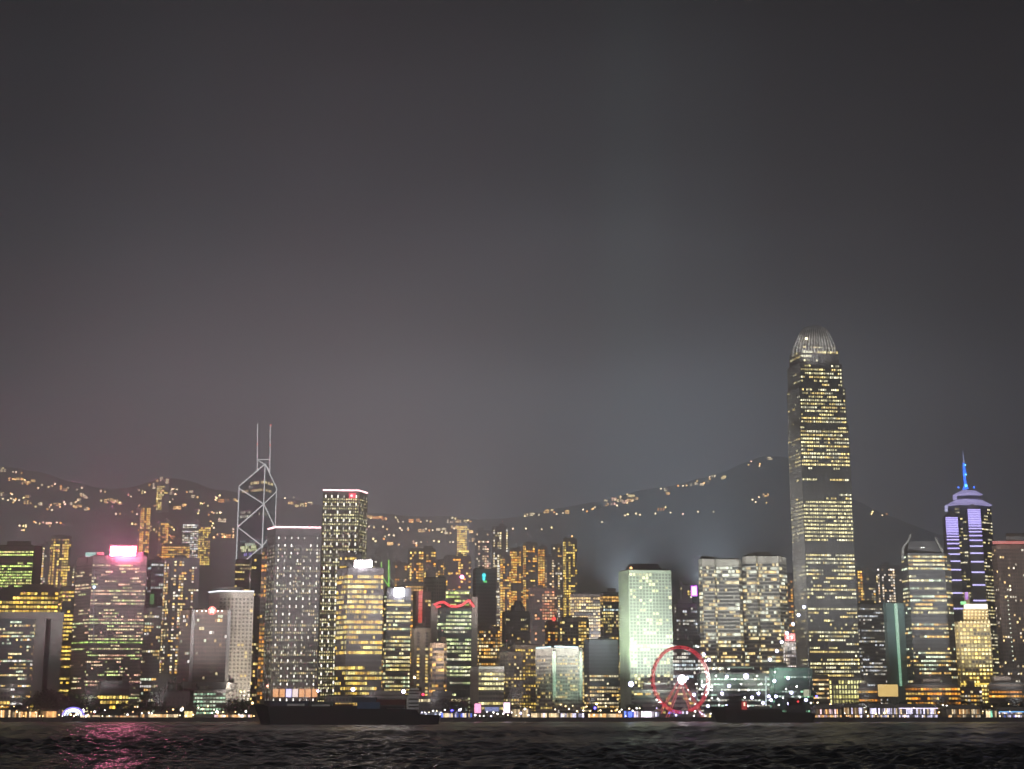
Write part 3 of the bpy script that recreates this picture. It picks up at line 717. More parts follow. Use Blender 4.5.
tower('taller beige hotel wing with gold-lit bays beside the mint-lit block', [(512, 8), (515, 0), (541, 4)], 645, 1712, M_BEIGE, ST(.35, YEL, 1.5, .5, 3), fh=4.0, bay=3.0, wf=.6, hf=.5, name='hotel_block', cat='building', piers=2)
t = tower('pale hall with a blank warm side wall and brightly lit front floors', [(470, 14), (478.5, 0), (504, 3)], 667, 1620, M_PALE, ST(.95, [(1, .93, .6), (1, .85, .45)], 2.0, .1, 5, dark=[(.25, .55)]), fh=5.0, bay=3.0, wf=.78, hf=.5, edges=[1], foot=7, cap=5, name='city_hall', cat='building', plant=0)
pbox(t.root, 'lit_fascia', emis('cream_fascia', (.9, .95, .7), .55), 478.5, 504, 666.5, 669, 1619, .8, off=1.5)
# mint block
t = tower('cream block lit mint green with a blue-white roof line and amber corner glow', [(535.5, 22), (552, 0), (582.5, 6)], 648, 1600, mat('cream_concrete', (.45, .42, .36), .8),
          ST(.25, WARM, 1.0, .5, 2, side=.9), fh=3.9, bay=2.7, wf=.7, hf=.45, foot=8, cap=7, plant=0)
MINTB = t
line(t.root, 'roof_light', emis('cyan_white_strip', (.65, .95, 1), 2.2), [at(536.5, 648, 1621), at(550.5, 647, 1599)], .9)
line(t.root, 'roof_light', emis('cyan_white_strip', (.65, .95, 1), 2.2), [at(554.5, 646.5, 1599), at(578, 647.3, 1603)], .9)
pbox(t.root, 'corner_pier', M_MINT, 552.5, 556, 651, 700, 1599, 2.5, off=1.5, ref=675); pbox(t.root, 'corner_pier', M_MINT, 579.5, 582.5, 651, 700, 1603, 2.5, off=1.5, ref=675)
tower('cream apartment block with gold window bays and a blank pale stair wall', [(558, 4), (562, 0), (589, 4)], 618, 1990, M_PALE, ST(.55, [(1, .72, .3), (1, .82, .45), (1, .65, .25)], 1.9, .4, 2, cols=.55), fh=4.4, bay=3.6, name='apartment_tower', back=26)
tower('wide amber-roofed apartment block between the yellow tower and the green-lit tower', [(570, 6), (574, 0), (600, 4)], 594, 2150, M_BROWN, ST(.5, [(1, .8, .45), (1, .7, .35), (1, .9, .65)], 2.0, .5, 3, full=[(.97, 1, (1, .72, .4)), (.88, .9, (1, .8, .4))]), z0='hill', fh=4.4, bay=3.4, name='apartment_tower')
tower('grey block with a cyan-white floor line left of the green-lit tower', [(600, 4), (603, 0), (622, 3)], 593, 2080, M_MID, ST(.3, WARM, 1.6, .6, 2, full=[(.88, .91, (.8, 1, 1)), (.97, 1, (1, .6, .25))]), fh=4.2, bay=3, name='apartment_tower')
tower('dark blue glass block with warm lower floors left of the green-lit tower', [(584, 8), (589, 0), (618, 4)], 640, 1660, M_BLUE, ST(.45, [(1, .78, .45), (1, .65, .3), (1, .88, .65)], 1.5, .5, 3, dark=[(.55, 1)]), fh=4.0, bay=2.6, hf=.5)
# green lit tower with porthole windows
t = tower('green-lit tower pierced by a fine grid of small dark porthole windows', [(618.5, 24), (629, 0), (671, 7)], 570, 1600, M_MINT,
          ST(.16, [(1, .9, .5), (1, .95, .65)], 1.9, .8, 1.5, side=0.0), fh=3.45, bay=3.45, wf=.62, hf=.62, edges=[1], foot=14, cap=3, plant=0)
GREENB = t
mb = MB()
P, Q = t.pts[0], t.pts[1]; d = (Q - P).normalized(); n = Vector((d.y, -d.x)); L = (Q - P).length
for k in range(40):
    z = t.z0 + 12 + k * (t.z1 - t.z0 - 16) / 40
    A, B = P + d * .8, P + d * (L - .8); C, D = B + n * .7, A + n * .7
    mb.hexa([(D.x, D.y, z), (C.x, C.y, z), (B.x, B.y, z), (A.x, A.y, z)], [(D.x, D.y, z + 1.7), (C.x, C.y, z + 1.7), (B.x, B.y, z + 1.7), (A.x, A.y, z + 1.7)])
mb.build('side_ribs', M_MINT, t.root)
a, b = at(626, 567, 1608), at(662, 567, 1608); mb = MB(); z = t.z1
mb.hexa([(a.x, 1610, z + 1.4), (b.x, 1610, z + 1.4), (b.x, 1640, z + 1.4), (a.x, 1640, z + 1.4)], [(a.x + 4, 1614, z + 8), (b.x - 4, 1614, z + 8), (b.x - 4, 1636, z + 8), (a.x + 4, 1636, z + 8)])
mb.build('roof_cap', M_DARK, t.root)
lamp(t.root, 'roof_lamp', emis('orange_roof_lamp', (1, .5, .2), 5), at(631, 568, 1606), 1.5)
t = tower('low pale podium of horizontal bands in front of the green-lit tower', [(634, 3), (671, 0), (697, 4)], 690, 1562, M_PALE, ST(.18, WARM, 1.2, .6, 3), fh=4.6, bay=3, wf=.96, hf=.42, foot=3, cap=2, name='post_hall', cat='building', ledge=.4, plant=1)
t = tower('dim grey tower with a magenta sign between the green-lit tower and the banded pair', [(671, 6), (676, 0), (697, 4)], 604, 2080, M_MID, ST(.15, WHT, 1.3, .7, 2), fh=4.2, bay=3)
sign(t.root, 691.5, 696.5, 586.5, 595.5, 2070, E_MAGENTA, emis('violet_neon', (.5, .05, .9), 2), 1.2, off=2)
tower('low dark block with pale lit rows behind the ferris wheel', [(668, 4), (672, 0), (704, 4)], 641, 1840, M_BLUE, ST(.3, COOL, 1.3, .7, 3), fh=4.4, bay=2.8)
# banded pair
def banded(label, ch, top, Y, seed):
    t = tower(label, ch, top, Y, M_PALE, ST(.28, [(1, .86, .58), (1, .75, .42), (.95, 1, .85)], 1.35, .55, 3), fh=4.2, bay=2.3, wf=.98, hf=.56, ledge=.5, foot=6, cap=8, seed=seed, plant=2)
    return t
banded('pale banded tower nearer the ferris wheel, left of its twin', [(698.5, 6), (702, 0), (714, 1), (716, 5), (738, 2), (741, 9)], 559, 1722, 31)
banded('pale banded tower with an orange-tinted upper half, right of its twin', [(742, 8), (746, 4), (756, 0), (758, 4), (778, 2), (786, 14)], 556, 1742, 32)
apt('dark apartment tower with an amber stack between the banded twin and the tallest tower', [(783, 4), (785, 0), (797, 3)], 575, 2350, ST(.4, AMB, 2.0, .5, 2, cols=.4, lit_only=True))
# --- filling out the lower hillside
for lab, ch, top, Y, st in (
    ('small amber apartment block highest on the hill above the pink sign', [(139, 2), (141, 0), (151, 3)], 506, 3000, ST(.5, AMB, 3.0, .5, 2, cols=.5, lit_only=True)),
    ('pale apartment block on the crest left of the braced tower', [(157, 2), (159, 0), (170, 3)], 484, 3250, ST(.45, WARM, 3.4, .5, 1.5, cols=.5, lit_only=True)),
    ('amber apartment block below the crest with a bright base', [(159, 2), (161, 0), (171, 3)], 521, 2900, ST(.5, AMB, 3.0, .5, 2, cols=.5, lit_only=True)),
    ('wide white-lit apartment slab halfway up the hill left of the braced tower', [(183, 0), (199, 3)], 522, 2950, ST(.55, WHT, 2.6, .5, 2, lit_only=True)),
    ('amber-based apartment slab right of the wide white-lit slab', [(199, 0), (211, 3)], 525, 2950, ST(.5, YEL, 2.8, .5, 2, lit_only=True)),
    ('low orange-lit apartment row above the dark apartment tower', [(162, 0), (190, 4)], 544, 2700, ST(.55, AMB, 2.6, .5, 2, full=[(.97, 1, (1, .6, .22))], lit_only=True)),
    ('slim dim apartment tower left of the slim yellow one', [(38, 2), (40, 0), (50, 3)], 545, 2560, ST(.25, RES, 2.4, .5, 1.3, cols=.5, lit_only=True)),
    ('slim dim apartment tower right of the slim yellow one', [(73, 2), (75, 0), (84, 3)], 566, 2560, ST(.22, RES, 2.2, .5, 1.3, cols=.5, lit_only=True)),
    ('yellow apartment block on the crest above the red wave tower', [(457, 2), (459, 0), (469, 3)], 524, 2950, ST(.7, YEL, 3.2, .4, 2, cols=.7, lit_only=True)),
    ('faint tall apartment tower left of the very slim dotted one', [(475, 2), (478, 0), (491, 3)], 531, 2640, ST(.2, [(1, .7, .5), (1, .82, .65), (1, .6, .5)], 2.4, .6, 1.3, cols=.5, lit_only=True)),
    ('amber apartment block just left of the pink ball lamp', [(436, 2), (438, 0), (448, 3)], 560, 2480, ST(.45, AMB, 2.6, .4, 2, cols=.5, lit_only=True)),
    ('dim apartment tower behind the square white sign', [(392, 2), (395, 0), (407, 3)], 563, 2520, ST(.2, AMB, 2.2, .5, 1.3, cols=.4, lit_only=True)),
    ('dim apartment tower under the amber row on the hill right of the tall pink-topped tower', [(368, 2), (371, 0), (381, 3)], 556, 2600, ST(.18, RES, 2.2, .5, 1.3, cols=.4, lit_only=True)),
    ('faint apartment tower between the very slim tower and the amber cluster', [(500, 2), (503, 0), (511, 3)], 556, 2500, ST(.3, AMB, 2.4, .5, 1.5, cols=.5, lit_only=True)),
    ('pinkish apartment tower between the narrow amber and the yellowish tower', [(545, 2), (547, 0), (554, 3)], 557, 2480, ST(.3, [(1, .65, .4), (1, .8, .6)], 2.2, .5, 1.5, cols=.5, lit_only=True)),
    ('short amber apartment tower at the foot of the yellow end tower', [(575, 2), (577, 0), (588, 3)], 598, 2400, ST(.45, AMB, 2.4, .4, 2, cols=.6, lit_only=True)),
    ('dim apartment tower behind the magenta sign tower', [(680, 2), (682, 0), (692, 3)], 585, 2450, ST(.15, RES, 2.0, .5, 1.3, cols=.4, lit_only=True)),
    ('faint apartment tower right of the grey office slab', [(866, 2), (869, 0), (878, 3)], 573, 2600, ST(.25, RES, 2.2, .5, 1.3, cols=.5, lit_only=True)),
    ('faint dotted apartment tower left of the dim pinkish one', [(896, 2), (898, 0), (906, 3)], 572, 2600, ST(.2, RES, 2.2, .5, 1.3, cols=.5, lit_only=True)),
    ('amber apartment block low behind the grey pale tower', [(424, 2), (426, 0), (438, 3)], 570, 2440, ST(.5, AMB, 2.4, .4, 2, cols=.5, lit_only=True))):
    apt(lab, ch, top, Y, st)
# --- tallest tower
def tallest():
    Y = 1720
    root = thing('skyscraper', 'tallest tower, tapering dark glass with a claw-like crown of pale fins', 'skyscraper', (at(826, 690, Y).x, Y + 25, 3))
    wall = mat('silver_blue_curtain_wall', (.13, .128, .132), .35); side = mat('silver_fin_wall', (.34, .33, .33), .45)
    tiers = [(zat(424, Y), 3.0, 440, 788.2, 800.6, 848.8), (zat(387, Y), zat(424, Y), 400, 787.3, 800.2, 845.3), (zat(363, Y), zat(387, Y), 375, 787.6, 800.6, 841.8),
             (zat(349, Y), zat(363, Y), 356, 789.6, 801.2, 838.3), (zat(345, Y), zat(349, Y), 346, 792.6, 802.0, 835.2)]
    st = ST(.44, [(1, .86, .5), (1, .92, .62), (1, .78, .4), (1, .95, .72)], 1.9, .65, 4.5, side=.42)
    rg = random.Random(12)
    for i, (z1, z0, ref, l, c, r) in enumerate(tiers):
        a, b, e = at(l, ref, Y + 30), at(c, ref, Y), at(r, ref, Y + 6)
        pts = [Vector((a.x, a.y)), Vector((b.x, b.y)), Vector((e.x, e.y))]
        mb = MB(); mb.prism([(a.x, a.y), (b.x, b.y), (e.x, e.y), (e.x, Y + 56), (a.x * (Y + 56) / a.y, Y + 56)], z0, z1)
        d = (pts[2] - pts[1]); L = d.length; d /= L; n = Vector((d.y, -d.x))
        for k in range(17):
            A = pts[1] + d * (L * k / 16); w = .9 if k in (0, 5, 11, 16) else .28
            mb.hexa([(A.x - w / 2, A.y - .8, z0), (A.x + w / 2, A.y - .8, z0), (A.x + w / 2, A.y + .3, z0), (A.x - w / 2, A.y + .3, z0)], [(A.x - w / 2, A.y - .8, z1), (A.x + w / 2, A.y - .8, z1), (A.x + w / 2, A.y + .3, z1), (A.x - w / 2, A.y + .3, z1)])
        mb.build('wall', wall, root)
        mb = MB(); d2 = pts[1] - pts[0]; L2 = d2.length; d2 /= L2; n2 = Vector((d2.y, -d2.x))
        for k in range(12):
            A = pts[0] + d2 * (L2 * (k + .2) / 12); B = A + d2 * (L2 * .4 / 12); C, D = B + n2 * .7, A + n2 * .7
            mb.hexa([(D.x, D.y, z0), (C.x, C.y, z0), (B.x, B.y, z0), (A.x, A.y, z0)], [(D.x, D.y, z1), (C.x, C.y, z1), (B.x, B.y, z1), (A.x, A.y, z1)])
        mb.build('side_fins', side, root)
        if i == 0:
            zs = zat(700, Y)
            dk = lambda py: (zat(py, Y) - 25) / (z1 - 27)
            s0 = dict(st); s0['dark'] = [(dk(491), dk(479)), (dk(553), dk(541.5)), (dk(475), dk(469)), (dk(606), dk(600))]
            s0['full'] = [(dk(536), dk(499), (1, .9, .58)), (dk(464.5), dk(459), (1, .85, .5))]
            glaze(root, pts, 25, z1 - 2, s0, 4.4, 2.5, .74, .46, rg)
        else:
            glaze(root, pts, z0 + .8, z1 - .8, st, 4.4, 2.5, .74, .46, rg)
    m = mat('pale_crown_fin', (.60, .60, .60), .5); zb, zm, zt_ = zat(344, Y), zat(334, Y), zat(325.5, Y)
    prof = [(352, 20.8, 0), (346, 20.2, .5), (340, 18.0, 2), (335, 16.2, 4), (331, 14.4, 7), (327.6, 12.0, 11), (325.6, 9.6, 16)]
    def fin(pts_, r):
        mb = MB()
        for p, q in zip(pts_, pts_[1:]): mb.tube(p, q, r, r * .92, 5)
        mb.build('crown_fin', m, root)
    for k in range(15):
        u = k / 14; P = []
        for py, hw, dy in prof:
            p = at(814.4 + .2 * (347 - py) * 0 + (2 * u - 1) * hw, py + 2.2 * abs(2 * u - 1) ** 2 * (1 if py < 340 else .3), Y + dy); P.append((p.x, Y + dy - .6, p.z))
        fin(P, .62)
    for k in range(9):
        u = k / 9; P = []
        for py, hw, dy in prof:
            yy = Y + dy + (30 - dy * .6) * (1 - u); p = at(814.4 - hw - (1 - u) * hw * .10, py + 3 + 3 * (1 - u), yy); P.append((p.x - .4, yy, p.z))
        fin(P, .62)
    mb = MB(); L_ = []
    for py, hw, dy in prof[1:6]:
        a, b = at(814.4 - hw * .92, py + 2, Y + dy + 3), at(814.4 + hw * .92, py + 2, Y + dy + 3); kk = (Y + 48 - dy) / (Y + dy + 3)
        L_.append([(a.x, Y + dy + 3, a.z), (b.x, Y + dy + 3, b.z), (b.x, Y + 48 - dy, b.z), (a.x * kk, Y + 48 - dy, a.z)])
    for p, q in zip(L_, L_[1:]): mb.hexa(p, q)
    mb.build('crown_core', M_GREY, root)
    lamp(root, 'crown_lamp', E_LAMPY, at(806.5, 338.5, Y - 3), 1.3)
tallest()
t = tower('low cream colonnade hall lit bright yellow at the foot of the tallest tower', [(829, 4), (832, 0), (862, 3)], 678, 1640, M_PALE, ST(.97, [(1, .92, .45), (1, .96, .55)], 1.5, .1, 9), fh=5, bay=3.2, wf=.6, hf=.66, foot=4, cap=2, piers=1, name='colonnade_hall', cat='building', plant=0)
tower('mid-grey retail block with orange strip floors beside the yellow colonnade', [(810, 4), (813, 0), (829, 3)], 676, 1645, M_MID, ST(.4, [(1, .65, .35), (1, .85, .6)], 1.3, .5, 4), fh=5, bay=3.2, wf=.95, hf=.4, foot=4, cap=2, name='retail_block', cat='building')
# green mall podium
t = tower('dark green netted podium left of the tallest tower with a pale kiosk window', [(769, 6), (774, 0), (812, 4)], 668, 1600, M_GREENLIT, ST(.16, [(.4, 1, .7), (.8, 1, .9)], .9, .9, 4), fh=5, bay=3.5, wf=.78, hf=.35, foot=4, cap=2, name='shopping_podium', cat='building', plant=1)  # its green is light put into the wall colour, not netting
GREENP = t
pbox(t.root, 'kiosk_window', emis('pale_yellow_window', (.95, 1, .65), .75), 803.5, 810.5, 689.5, 696.5, 1598, .5, off=1.2)
t = tower('long teal-lit terrace building behind the ferris wheel with pale strip floors', [(697, 3), (700, 0), (770, 4)], 674, 1610, mat('dark_teal_wall', (.035, .06, .05), .6), ST(.5, [(.7, 1, .85), (.9, 1, .9), (1, .95, .8)], 1.1, .7, 3), fh=5.2, bay=3.5, wf=.8, hf=.3, foot=4, cap=3, name='terrace_building', cat='building', plant=2)
TERR = t
t = tower('slim white-lit kiosk tower crowned by a red number sign', [(783, 3), (785, 0), (795.5, 2)], 642, 1650, M_WHITE, ST(.95, [(1, .85, .75), (1, .9, .9)], 1.5, .2, 3), fh=4, bay=2.6, foot=24, cap=1, wf=.6, hf=.6, back=10, name='sign_tower', cat='tower', plant=0)
sp = sign(t.root, 784.5, 795, 633.5, 641, 1650, emis('red_number_sign', (1, .03, .03), 2.0), None, off=1.5, post=False)
for x in (787.8, 791.8): pbox(sp, 'numeral_mark', emis('pale_numeral', (1, .6, .55), 4), x - .9, x + .9, 635.7, 639, 1648.4, .3, off=.4)
# --- right of the tallest tower
tower('grey office slab with faint window rows right of the tallest tower', [(857, 5), (860, 0), (886, 4)], 604, 1800, M_MID, ST(.32, WHT, .8, .7, 3, full=[(.18, .2, (.7, 1, .95))]), fh=4.2, bay=2.6, wf=.85, hf=.45)
apt('orange-lit apartment tower peeping out right of the tallest tower', [(850, 3), (852, 0), (862, 3)], 568, 2400, ST(.7, AMB, 2.8, .4, 2, cols=.6, lit_only=True))
apt('dim apartment tower with pinkish dots left of the horned office tower', [(877, 4), (881, 0), (903, 4)], 566, 2450, ST(.22, [(1, .8, .65), (1, .7, .5), (1, .92, .85)], 2.4, .5, 1, cols=.5, lit_only=True))
apt('faint apartment block behind the grey office slab', [(862, 4), (866, 0), (880, 4)], 585, 2500, ST(.2, RES, 2.0, .5, 1, cols=.5, lit_only=True))
t = tower('blank teal block with one tapering mint light strip beside the horned office tower', [(883, 5), (886, 0), (906, 3)], 603, 1695, M_TEAL, ST(.0, WARM, 1, .5, 1), fh=5, bay=30, wf=.1, hf=.1, foot=12, back=28, plant=0, edges=[])
mb = MB(); p0, p1 = at(894, 603.5, 1693), at(897.2, 603.5, 1693); q0, q1 = at(900, 686, 1693), at(902.2, 686, 1693)
mb.hexa([(q0.x, 1692.5, q0.z), (q1.x, 1692.5, q1.z), (q1.x, 1694, q1.z), (q0.x, 1694, q0.z)], [(p0.x, 1692.5, p0.z), (p1.x, 1692.5, p1.z), (p1.x, 1694, p1.z), (p0.x, 1694, p0.z)])
mb.build('light_strip', E_MINT, t.root)
t = tower('office tower with two horn-like roof prongs and warm lit floors', [(901, 18), (907.5, 0), (944, 3), (950, 14)], 553, 1680, M_DARK,
          ST(.5, [(1, .85, .48), (1, .92, .65), (1, .65, .3), (.85, 1, .8)], 1.7, .7, 4, dark=[(.38, .44), (.56, .6), (.8, .82)], side=.5), fh=4.4, bay=2.7, wf=.8, hf=.45, cap=2, foot=10, plant=0)
a = at(908, 552, 1680); b = at(944, 552, 1683)
mb = MB(); mb.hexa([(a.x, 1684, t.z1 + 1.3), (b.x, 1684, t.z1 + 1.3), (b.x, 1715, t.z1 + 1.3), (a.x, 1715, t.z1 + 1.3)], [(a.x + 4, 1688, t.z1 + 14), (b.x - 4, 1688, t.z1 + 14), (b.x - 4, 1710, t.z1 + 14), (a.x + 4, 1710, t.z1 + 14)]); mb.build('upper_block', M_DARK, t.root)
for pts_ in ([(902.6, 560), (902.8, 549), (904, 545.5), (908, 541), (910.5, 534.5)], [(943, 552), (940.5, 547), (937, 541), (936, 537.5)]):
    line(t.root, 'roof_prong', M_GREY, [at(x, y, 1681) for x, y in pts_], 1.5)
for x in (921.5, 923.5): lamp(t.root, 'roof_lamp', E_LAMPW, at(x, 547.5, 1683), .5)
# pagoda-topped tower
def pagoda():
    Y = 2000
    root = thing('pagoda_tower', 'dark tower with violet-lit bays, two-tier pagoda roof and a blue spire', 'skyscraper', (at(968, 690, Y).x, Y + 30, 3))
    wall = M_BLUE
    ref = 560
    a, b, c, d = at(951, ref, Y + 10), at(965, ref, Y), at(984, ref, Y + 2), at(994.5, ref, Y + 16)
    z1 = zat(505, Y); pts = [Vector((p.x, p.y)) for p in (a, b, c, d)]
    mb = MB(); mb.prism([(p.x, p.y) for p in pts] + [(d.x, Y + 60), (a.x * (Y + 60) / a.y, Y + 60)], 3, z1); mb.build('wall', wall, root)
    glaze(root, pts, 12, z1 - 3, ST(.25, [(1, .85, .5), (1, .92, .7)], 1.5, .7, 3), 4.5, 3, .9, .4, random.Random(3))
    for x0, x1, top, tip, off in ((947.8, 960.5, 517, 510.5, 6), (970.5, 983.8, 509, 503.5, 8)):
        A, B = at(x0, 560, Y - off), at(x1, 560, Y - off); zt_, zp = zat(top, Y - off), zat(tip, Y - off); m0 = (A.x + B.x) / 2
        mb = MB(); mb.hexa([(A.x, Y - off, 3), (B.x, Y - off, 3), (B.x, Y + 8, 3), (A.x, Y + 8, 3)], [(A.x, Y - off, zt_), (B.x, Y - off, zt_), (B.x, Y + 8, zt_), (A.x, Y + 8, zt_)])
        mb.hexa([(A.x, Y - off, zt_), (B.x, Y - off, zt_), (B.x, Y + 8, zt_), (A.x, Y + 8, zt_)], [(m0 - .4, Y - off + 3, zp), (m0 + .4, Y - off + 3, zp), (m0 + .4, Y + 6, zp), (m0 - .4, Y + 6, zp)])
        bay = mb.build('bay', M_MID, root)
        y = top + .8; step = 1.7; k = 0
        while y < 620:
            p, q = at(x0 + .3, y, Y - off), at(x1 - .2, y, Y - off)
            line(bay, 'strip_light', E_PURPLE if k < 14 else emis('dim_violet_strip', (.58, .53, 1), 3.0), [(A.x + .4, Y - off - .5, zat(y, Y - off)), (B.x - .4, Y - off - .5, zat(y, Y - off))], .78 if k < 10 else .9)
            k += 1
            step = 1.75 if k < 9 else step * 1.22
            y += step
    m = emis('violet_roof_light', (.52, .46, .88), 1.1)
    def roof(pl, pr, py, pxt0, pxt1, pyt, dep):
        A, B = at(pl, py, Y - 8), at(pr, py, Y - 8); T0, T1 = at(pxt0, pyt, Y), at(pxt1, pyt, Y); mm = (A.x + B.x) / 2
        mb = MB(); zb, zt_ = zat(py, Y - 8), zat(pyt, Y)
        ka, kb = (Y + 4) / (Y - 8), (Y + dep) / (Y - 8); ta, tb = (Y + 14) / Y, (Y + dep - 10) / Y
        mb.hexa([(A.x * ka, Y + 4, zb), (mm, Y - 14, zb + 1.5), (B.x * ka, Y + 4, zb + .8), (B.x, Y + dep, zb), (A.x * kb, Y + dep, zb)], [(T0.x * ta, Y + 14, zt_), (mm, Y + 4, zt_), (T1.x * ta, Y + 14, zt_), (T1.x, Y + dep - 10, zt_), (T0.x * tb, Y + dep - 10, zt_)])
        return mb.build('pagoda_roof', m, root)
    roof(944.4, 992.6, 504.5, 956, 982, 498.4, 64); roof(952.5, 983, 493.8, 961, 976, 489.2, 52)
    for (l, r, yt, yb) in ((957, 981, 493.8, 498.4),): pbox(root, 'roof_drum', M_DARK, l, r, yt, yb, Y + 12, 30)
    cen = at(965.6, 488, Y + 25)
    def ring(z0, r0, z1, r1, nm, mm):
        mb = MB(); mb.tube((cen.x, Y + 25, z0), (cen.x - .6, Y + 25, z1), r0, r1, 10); mb.build(nm, mm, root)
    zz = lambda py: zat(py, Y + 25)
    ring(zz(489), 4.5, zz(486), 2.2, 'spire', E_BLUE); ring(zz(486), 1.9, zz(475), 1.5, 'spire', E_BLUE); ring(zz(475), 2.4, zz(463), 1.2, 'spire', E_BLUE)
    ring(zz(463), 1.1, zz(450.5), .3, 'spire', emis('pale_blue_tip', (.45, .5, .9), .8))
    lamp(root, 'spire_lamp', emis('bright_blue', (.1, .45, 1), 7), at(965.3, 465, Y + 22), 1.2); lamp(root, 'spire_lamp', emis('bright_blue', (.1, .45, 1), 7), at(965.8, 474.5, Y + 22), 1.4); lamp(root, 'spire_lamp', emis('bright_blue', (.1, .45, 1), 7), at(966, 485.5, Y + 22), 2)
    for x in (958.5, 974): lamp(root, 'roof_corner_lamp', E_BLUE, at(x, 487.3, Y + 5), 1.5)
pagoda()
t = tower('gold-lit stepped tower with a white-hot crown in front of the pagoda tower', [(956, 8), (959.5, 0), (991, 4)], 622, 1650, mat('golden_stone', (.48, .37, .20), .7),
          ST(.62, [(1, .82, .38), (1, .75, .3), (1, .9, .55)], 1.9, .5, 3), ref=640, fh=4.2, bay=3.8, wf=.72, hf=.5, piers=1, pier_d=.8, foot=14, cap=2, plant=0)
pbox(t.root, 'setback', MATS['golden_stone'], 963.5, 989, 609, 622, 1656, 28, ref=622)
for y in (611.5, 614.5, 618):
    for k in range(7): lamp(t.root, 'crown_lamp', emis('gold_point', (1, .72, .3), 4), at(965 + k * 3.6, y, 1654.6), .75)
pbox(t.root, 'crown', emis('crown_white', (1, .90, .62), 3.2), 964, 987.5, 604, 609, 1658, 24, ref=606)
for k in range(9): lamp(t.root, 'terrace_lamp', E_GOLD, at(960.8 + k * 3.5, 622, 1648.5), 1.3)
line(t.root, 'plinth_light', emis('yellow_strip', (1, .72, .12), 2.2), [at(961, 684, 1648.5), at(993, 684, 1648.5)], 1.0)
pbox(t.root, 'green_patch', E_GREEN, 960.6, 966, 601.5, 604.5, 1657, 2, ref=603); pbox(t.root, 'violet_patch', emis('violet_patch_light', (.5, .1, .9), 1.5), 965.8, 968.4, 592, 599.5, 1670, 2, ref=603)
pbox(t.root, 'stair_core', M_BEIGE, 964.5, 970, 592, 604, 1672, 10, ref=604)
t = tower('broad dark tower with a red roof band at the right edge of the skyline', [(991.5, 14), (996, 0), (1060, 6)], 545, 1760, mat('warm_mauve_wall', (.30, .21, .18), .7),
          ST(.1, [(1, .8, .5), (1, .7, .4), (1, .92, .8)], 2.0, .5, 1), fh=4.2, bay=3.0, wf=.6, hf=.5, piers=2, pier_d=.5, plant=1)
pbox(t.root, 'red_band', emis('red_roof_band', (.9, .14, .11), 1.0), 992.5, 1026, 541, 544, 1758, 1, off=2)
pbox(t.root, 'upper_block', M_MID, 1006, 1062, 533, 545, 1772, 24)
mb = MB()
for k in range(15): lamp(t.root, 'string_lamp', emis('pale_green_point', (.9, 1, .75), 2.5), at(1007.5 + k * .42, 596 + k * 4.6, 1757), .7)
for i, (l, r, tp, Y, lab, s_) in enumerate([
    (905, 960, 685, 1585, 'long low mall with orange shopfronts below the horned office tower', ST(.75, AMB, 1.6, .3, 4)),
    (958, 982, 688, 1590, 'small amber-lit annex below the gold-lit stepped tower', ST(.6, RES, 1.4, .4, 2)),
    (988, 1040, 684, 1590, 'low brown block with a gold arcade at the right edge', ST(.55, AMB, 1.9, .5, 6)),
    (858, 880, 688, 1578, 'low amber-lit shop row left of the golden screen', ST(.7, AMB, 1.4, .4, 3)),
]):
    tower(lab, [(l, 3), (r, 0)], tp, Y, M_BROWN, s_, fh=4.6, bay=3.2, wf=.75, hf=.45, foot=2.5, cap=2, name='shop_block', cat='building', back=24)
def screen(label, px0, px1, py0, py1, Y, m, frame=M_BLACK):
    root = thing('billboard', label, 'billboard', (at((px0 + px1) / 2, py1, Y).x, Y, 3))
    pbox(root, 'screen', m, px0, px1, py0, py1, Y, .5); a, b = at(px0, py1, Y), at(px1, py1, Y)
    pbox(root, 'casing', frame, px0 - .4, px1 + .4, py0 - .4, py1 + .4, Y + .52, 1.2)
    mb = MB()
    for x in (a.x + 1, b.x - 1): mb.tube((x, Y + 1, 3), (x, Y + 1, a.z), .4)
    mb.build('support', frame, root)
screen('large golden advertising screen above the low shop row', 878, 898, 684.5, 696.5, 1572, emis('gold_screen', (1, .68, .22), 1.3))
screen('upright pinkish white screen on the waterfront, left of two', 474.5, 481, 703.5, 713, 1520, emis('pink_screen', (1, .38, .62), 2.6))
screen('upright white screen on the waterfront, right of two', 503.5, 510, 702.5, 713, 1520, emis('white_screen', (1, .72, .9), 3))
screen('small blue screen between the two upright white screens', 485, 499, 707, 711.5, 1525, emis('blue_screen', (.35, .45, 1), .7))
# low buildings on the left shore
tower('green-lit low hall of four window rows in front of the star building', [(194, 6), (197, 0), (226, 3)], 690.5, 1560, M_PALE, ST(.85, [(.6, 1, .75), (.8, 1, .8)], 1.1, .3, 3), fh=4.0, bay=3.4, wf=.75, hf=.5, foot=3, cap=2, name='low_hall', cat='building', plant=1)
tower('grey low block with a blank wall left of the green-lit low hall', [(160, 5), (163, 0), (190, 3)], 692, 1600, M_GREY, ST(.02, WARM, 1, .5, 1), fh=4.5, bay=5, name='low_hall', cat='building', wf=.4, plant=1)
tower('pale building with warm ground floor at the left edge of the shore', [(-20, 0), (11, 3)], 688, 1570, M_PALE, ST(.5, AMB, 1.8, .5, 2, dark=[(.7, 1)]), fh=4.5, bay=3.4, foot=3, cap=3, name='low_hall', cat='building')
tower('low dim terminal with cool windows behind the dark cargo ship stern', [(414, 4), (417, 0), (468, 3)], 697, 1560, M_MID, ST(.4, [(.7, .8, 1), (1, .85, .6), (.8, 1, .95)], 1.0, .6, 3), fh=4.6, bay=3.4, foot=2, cap=1.5, name='ferry_terminal', cat='building')
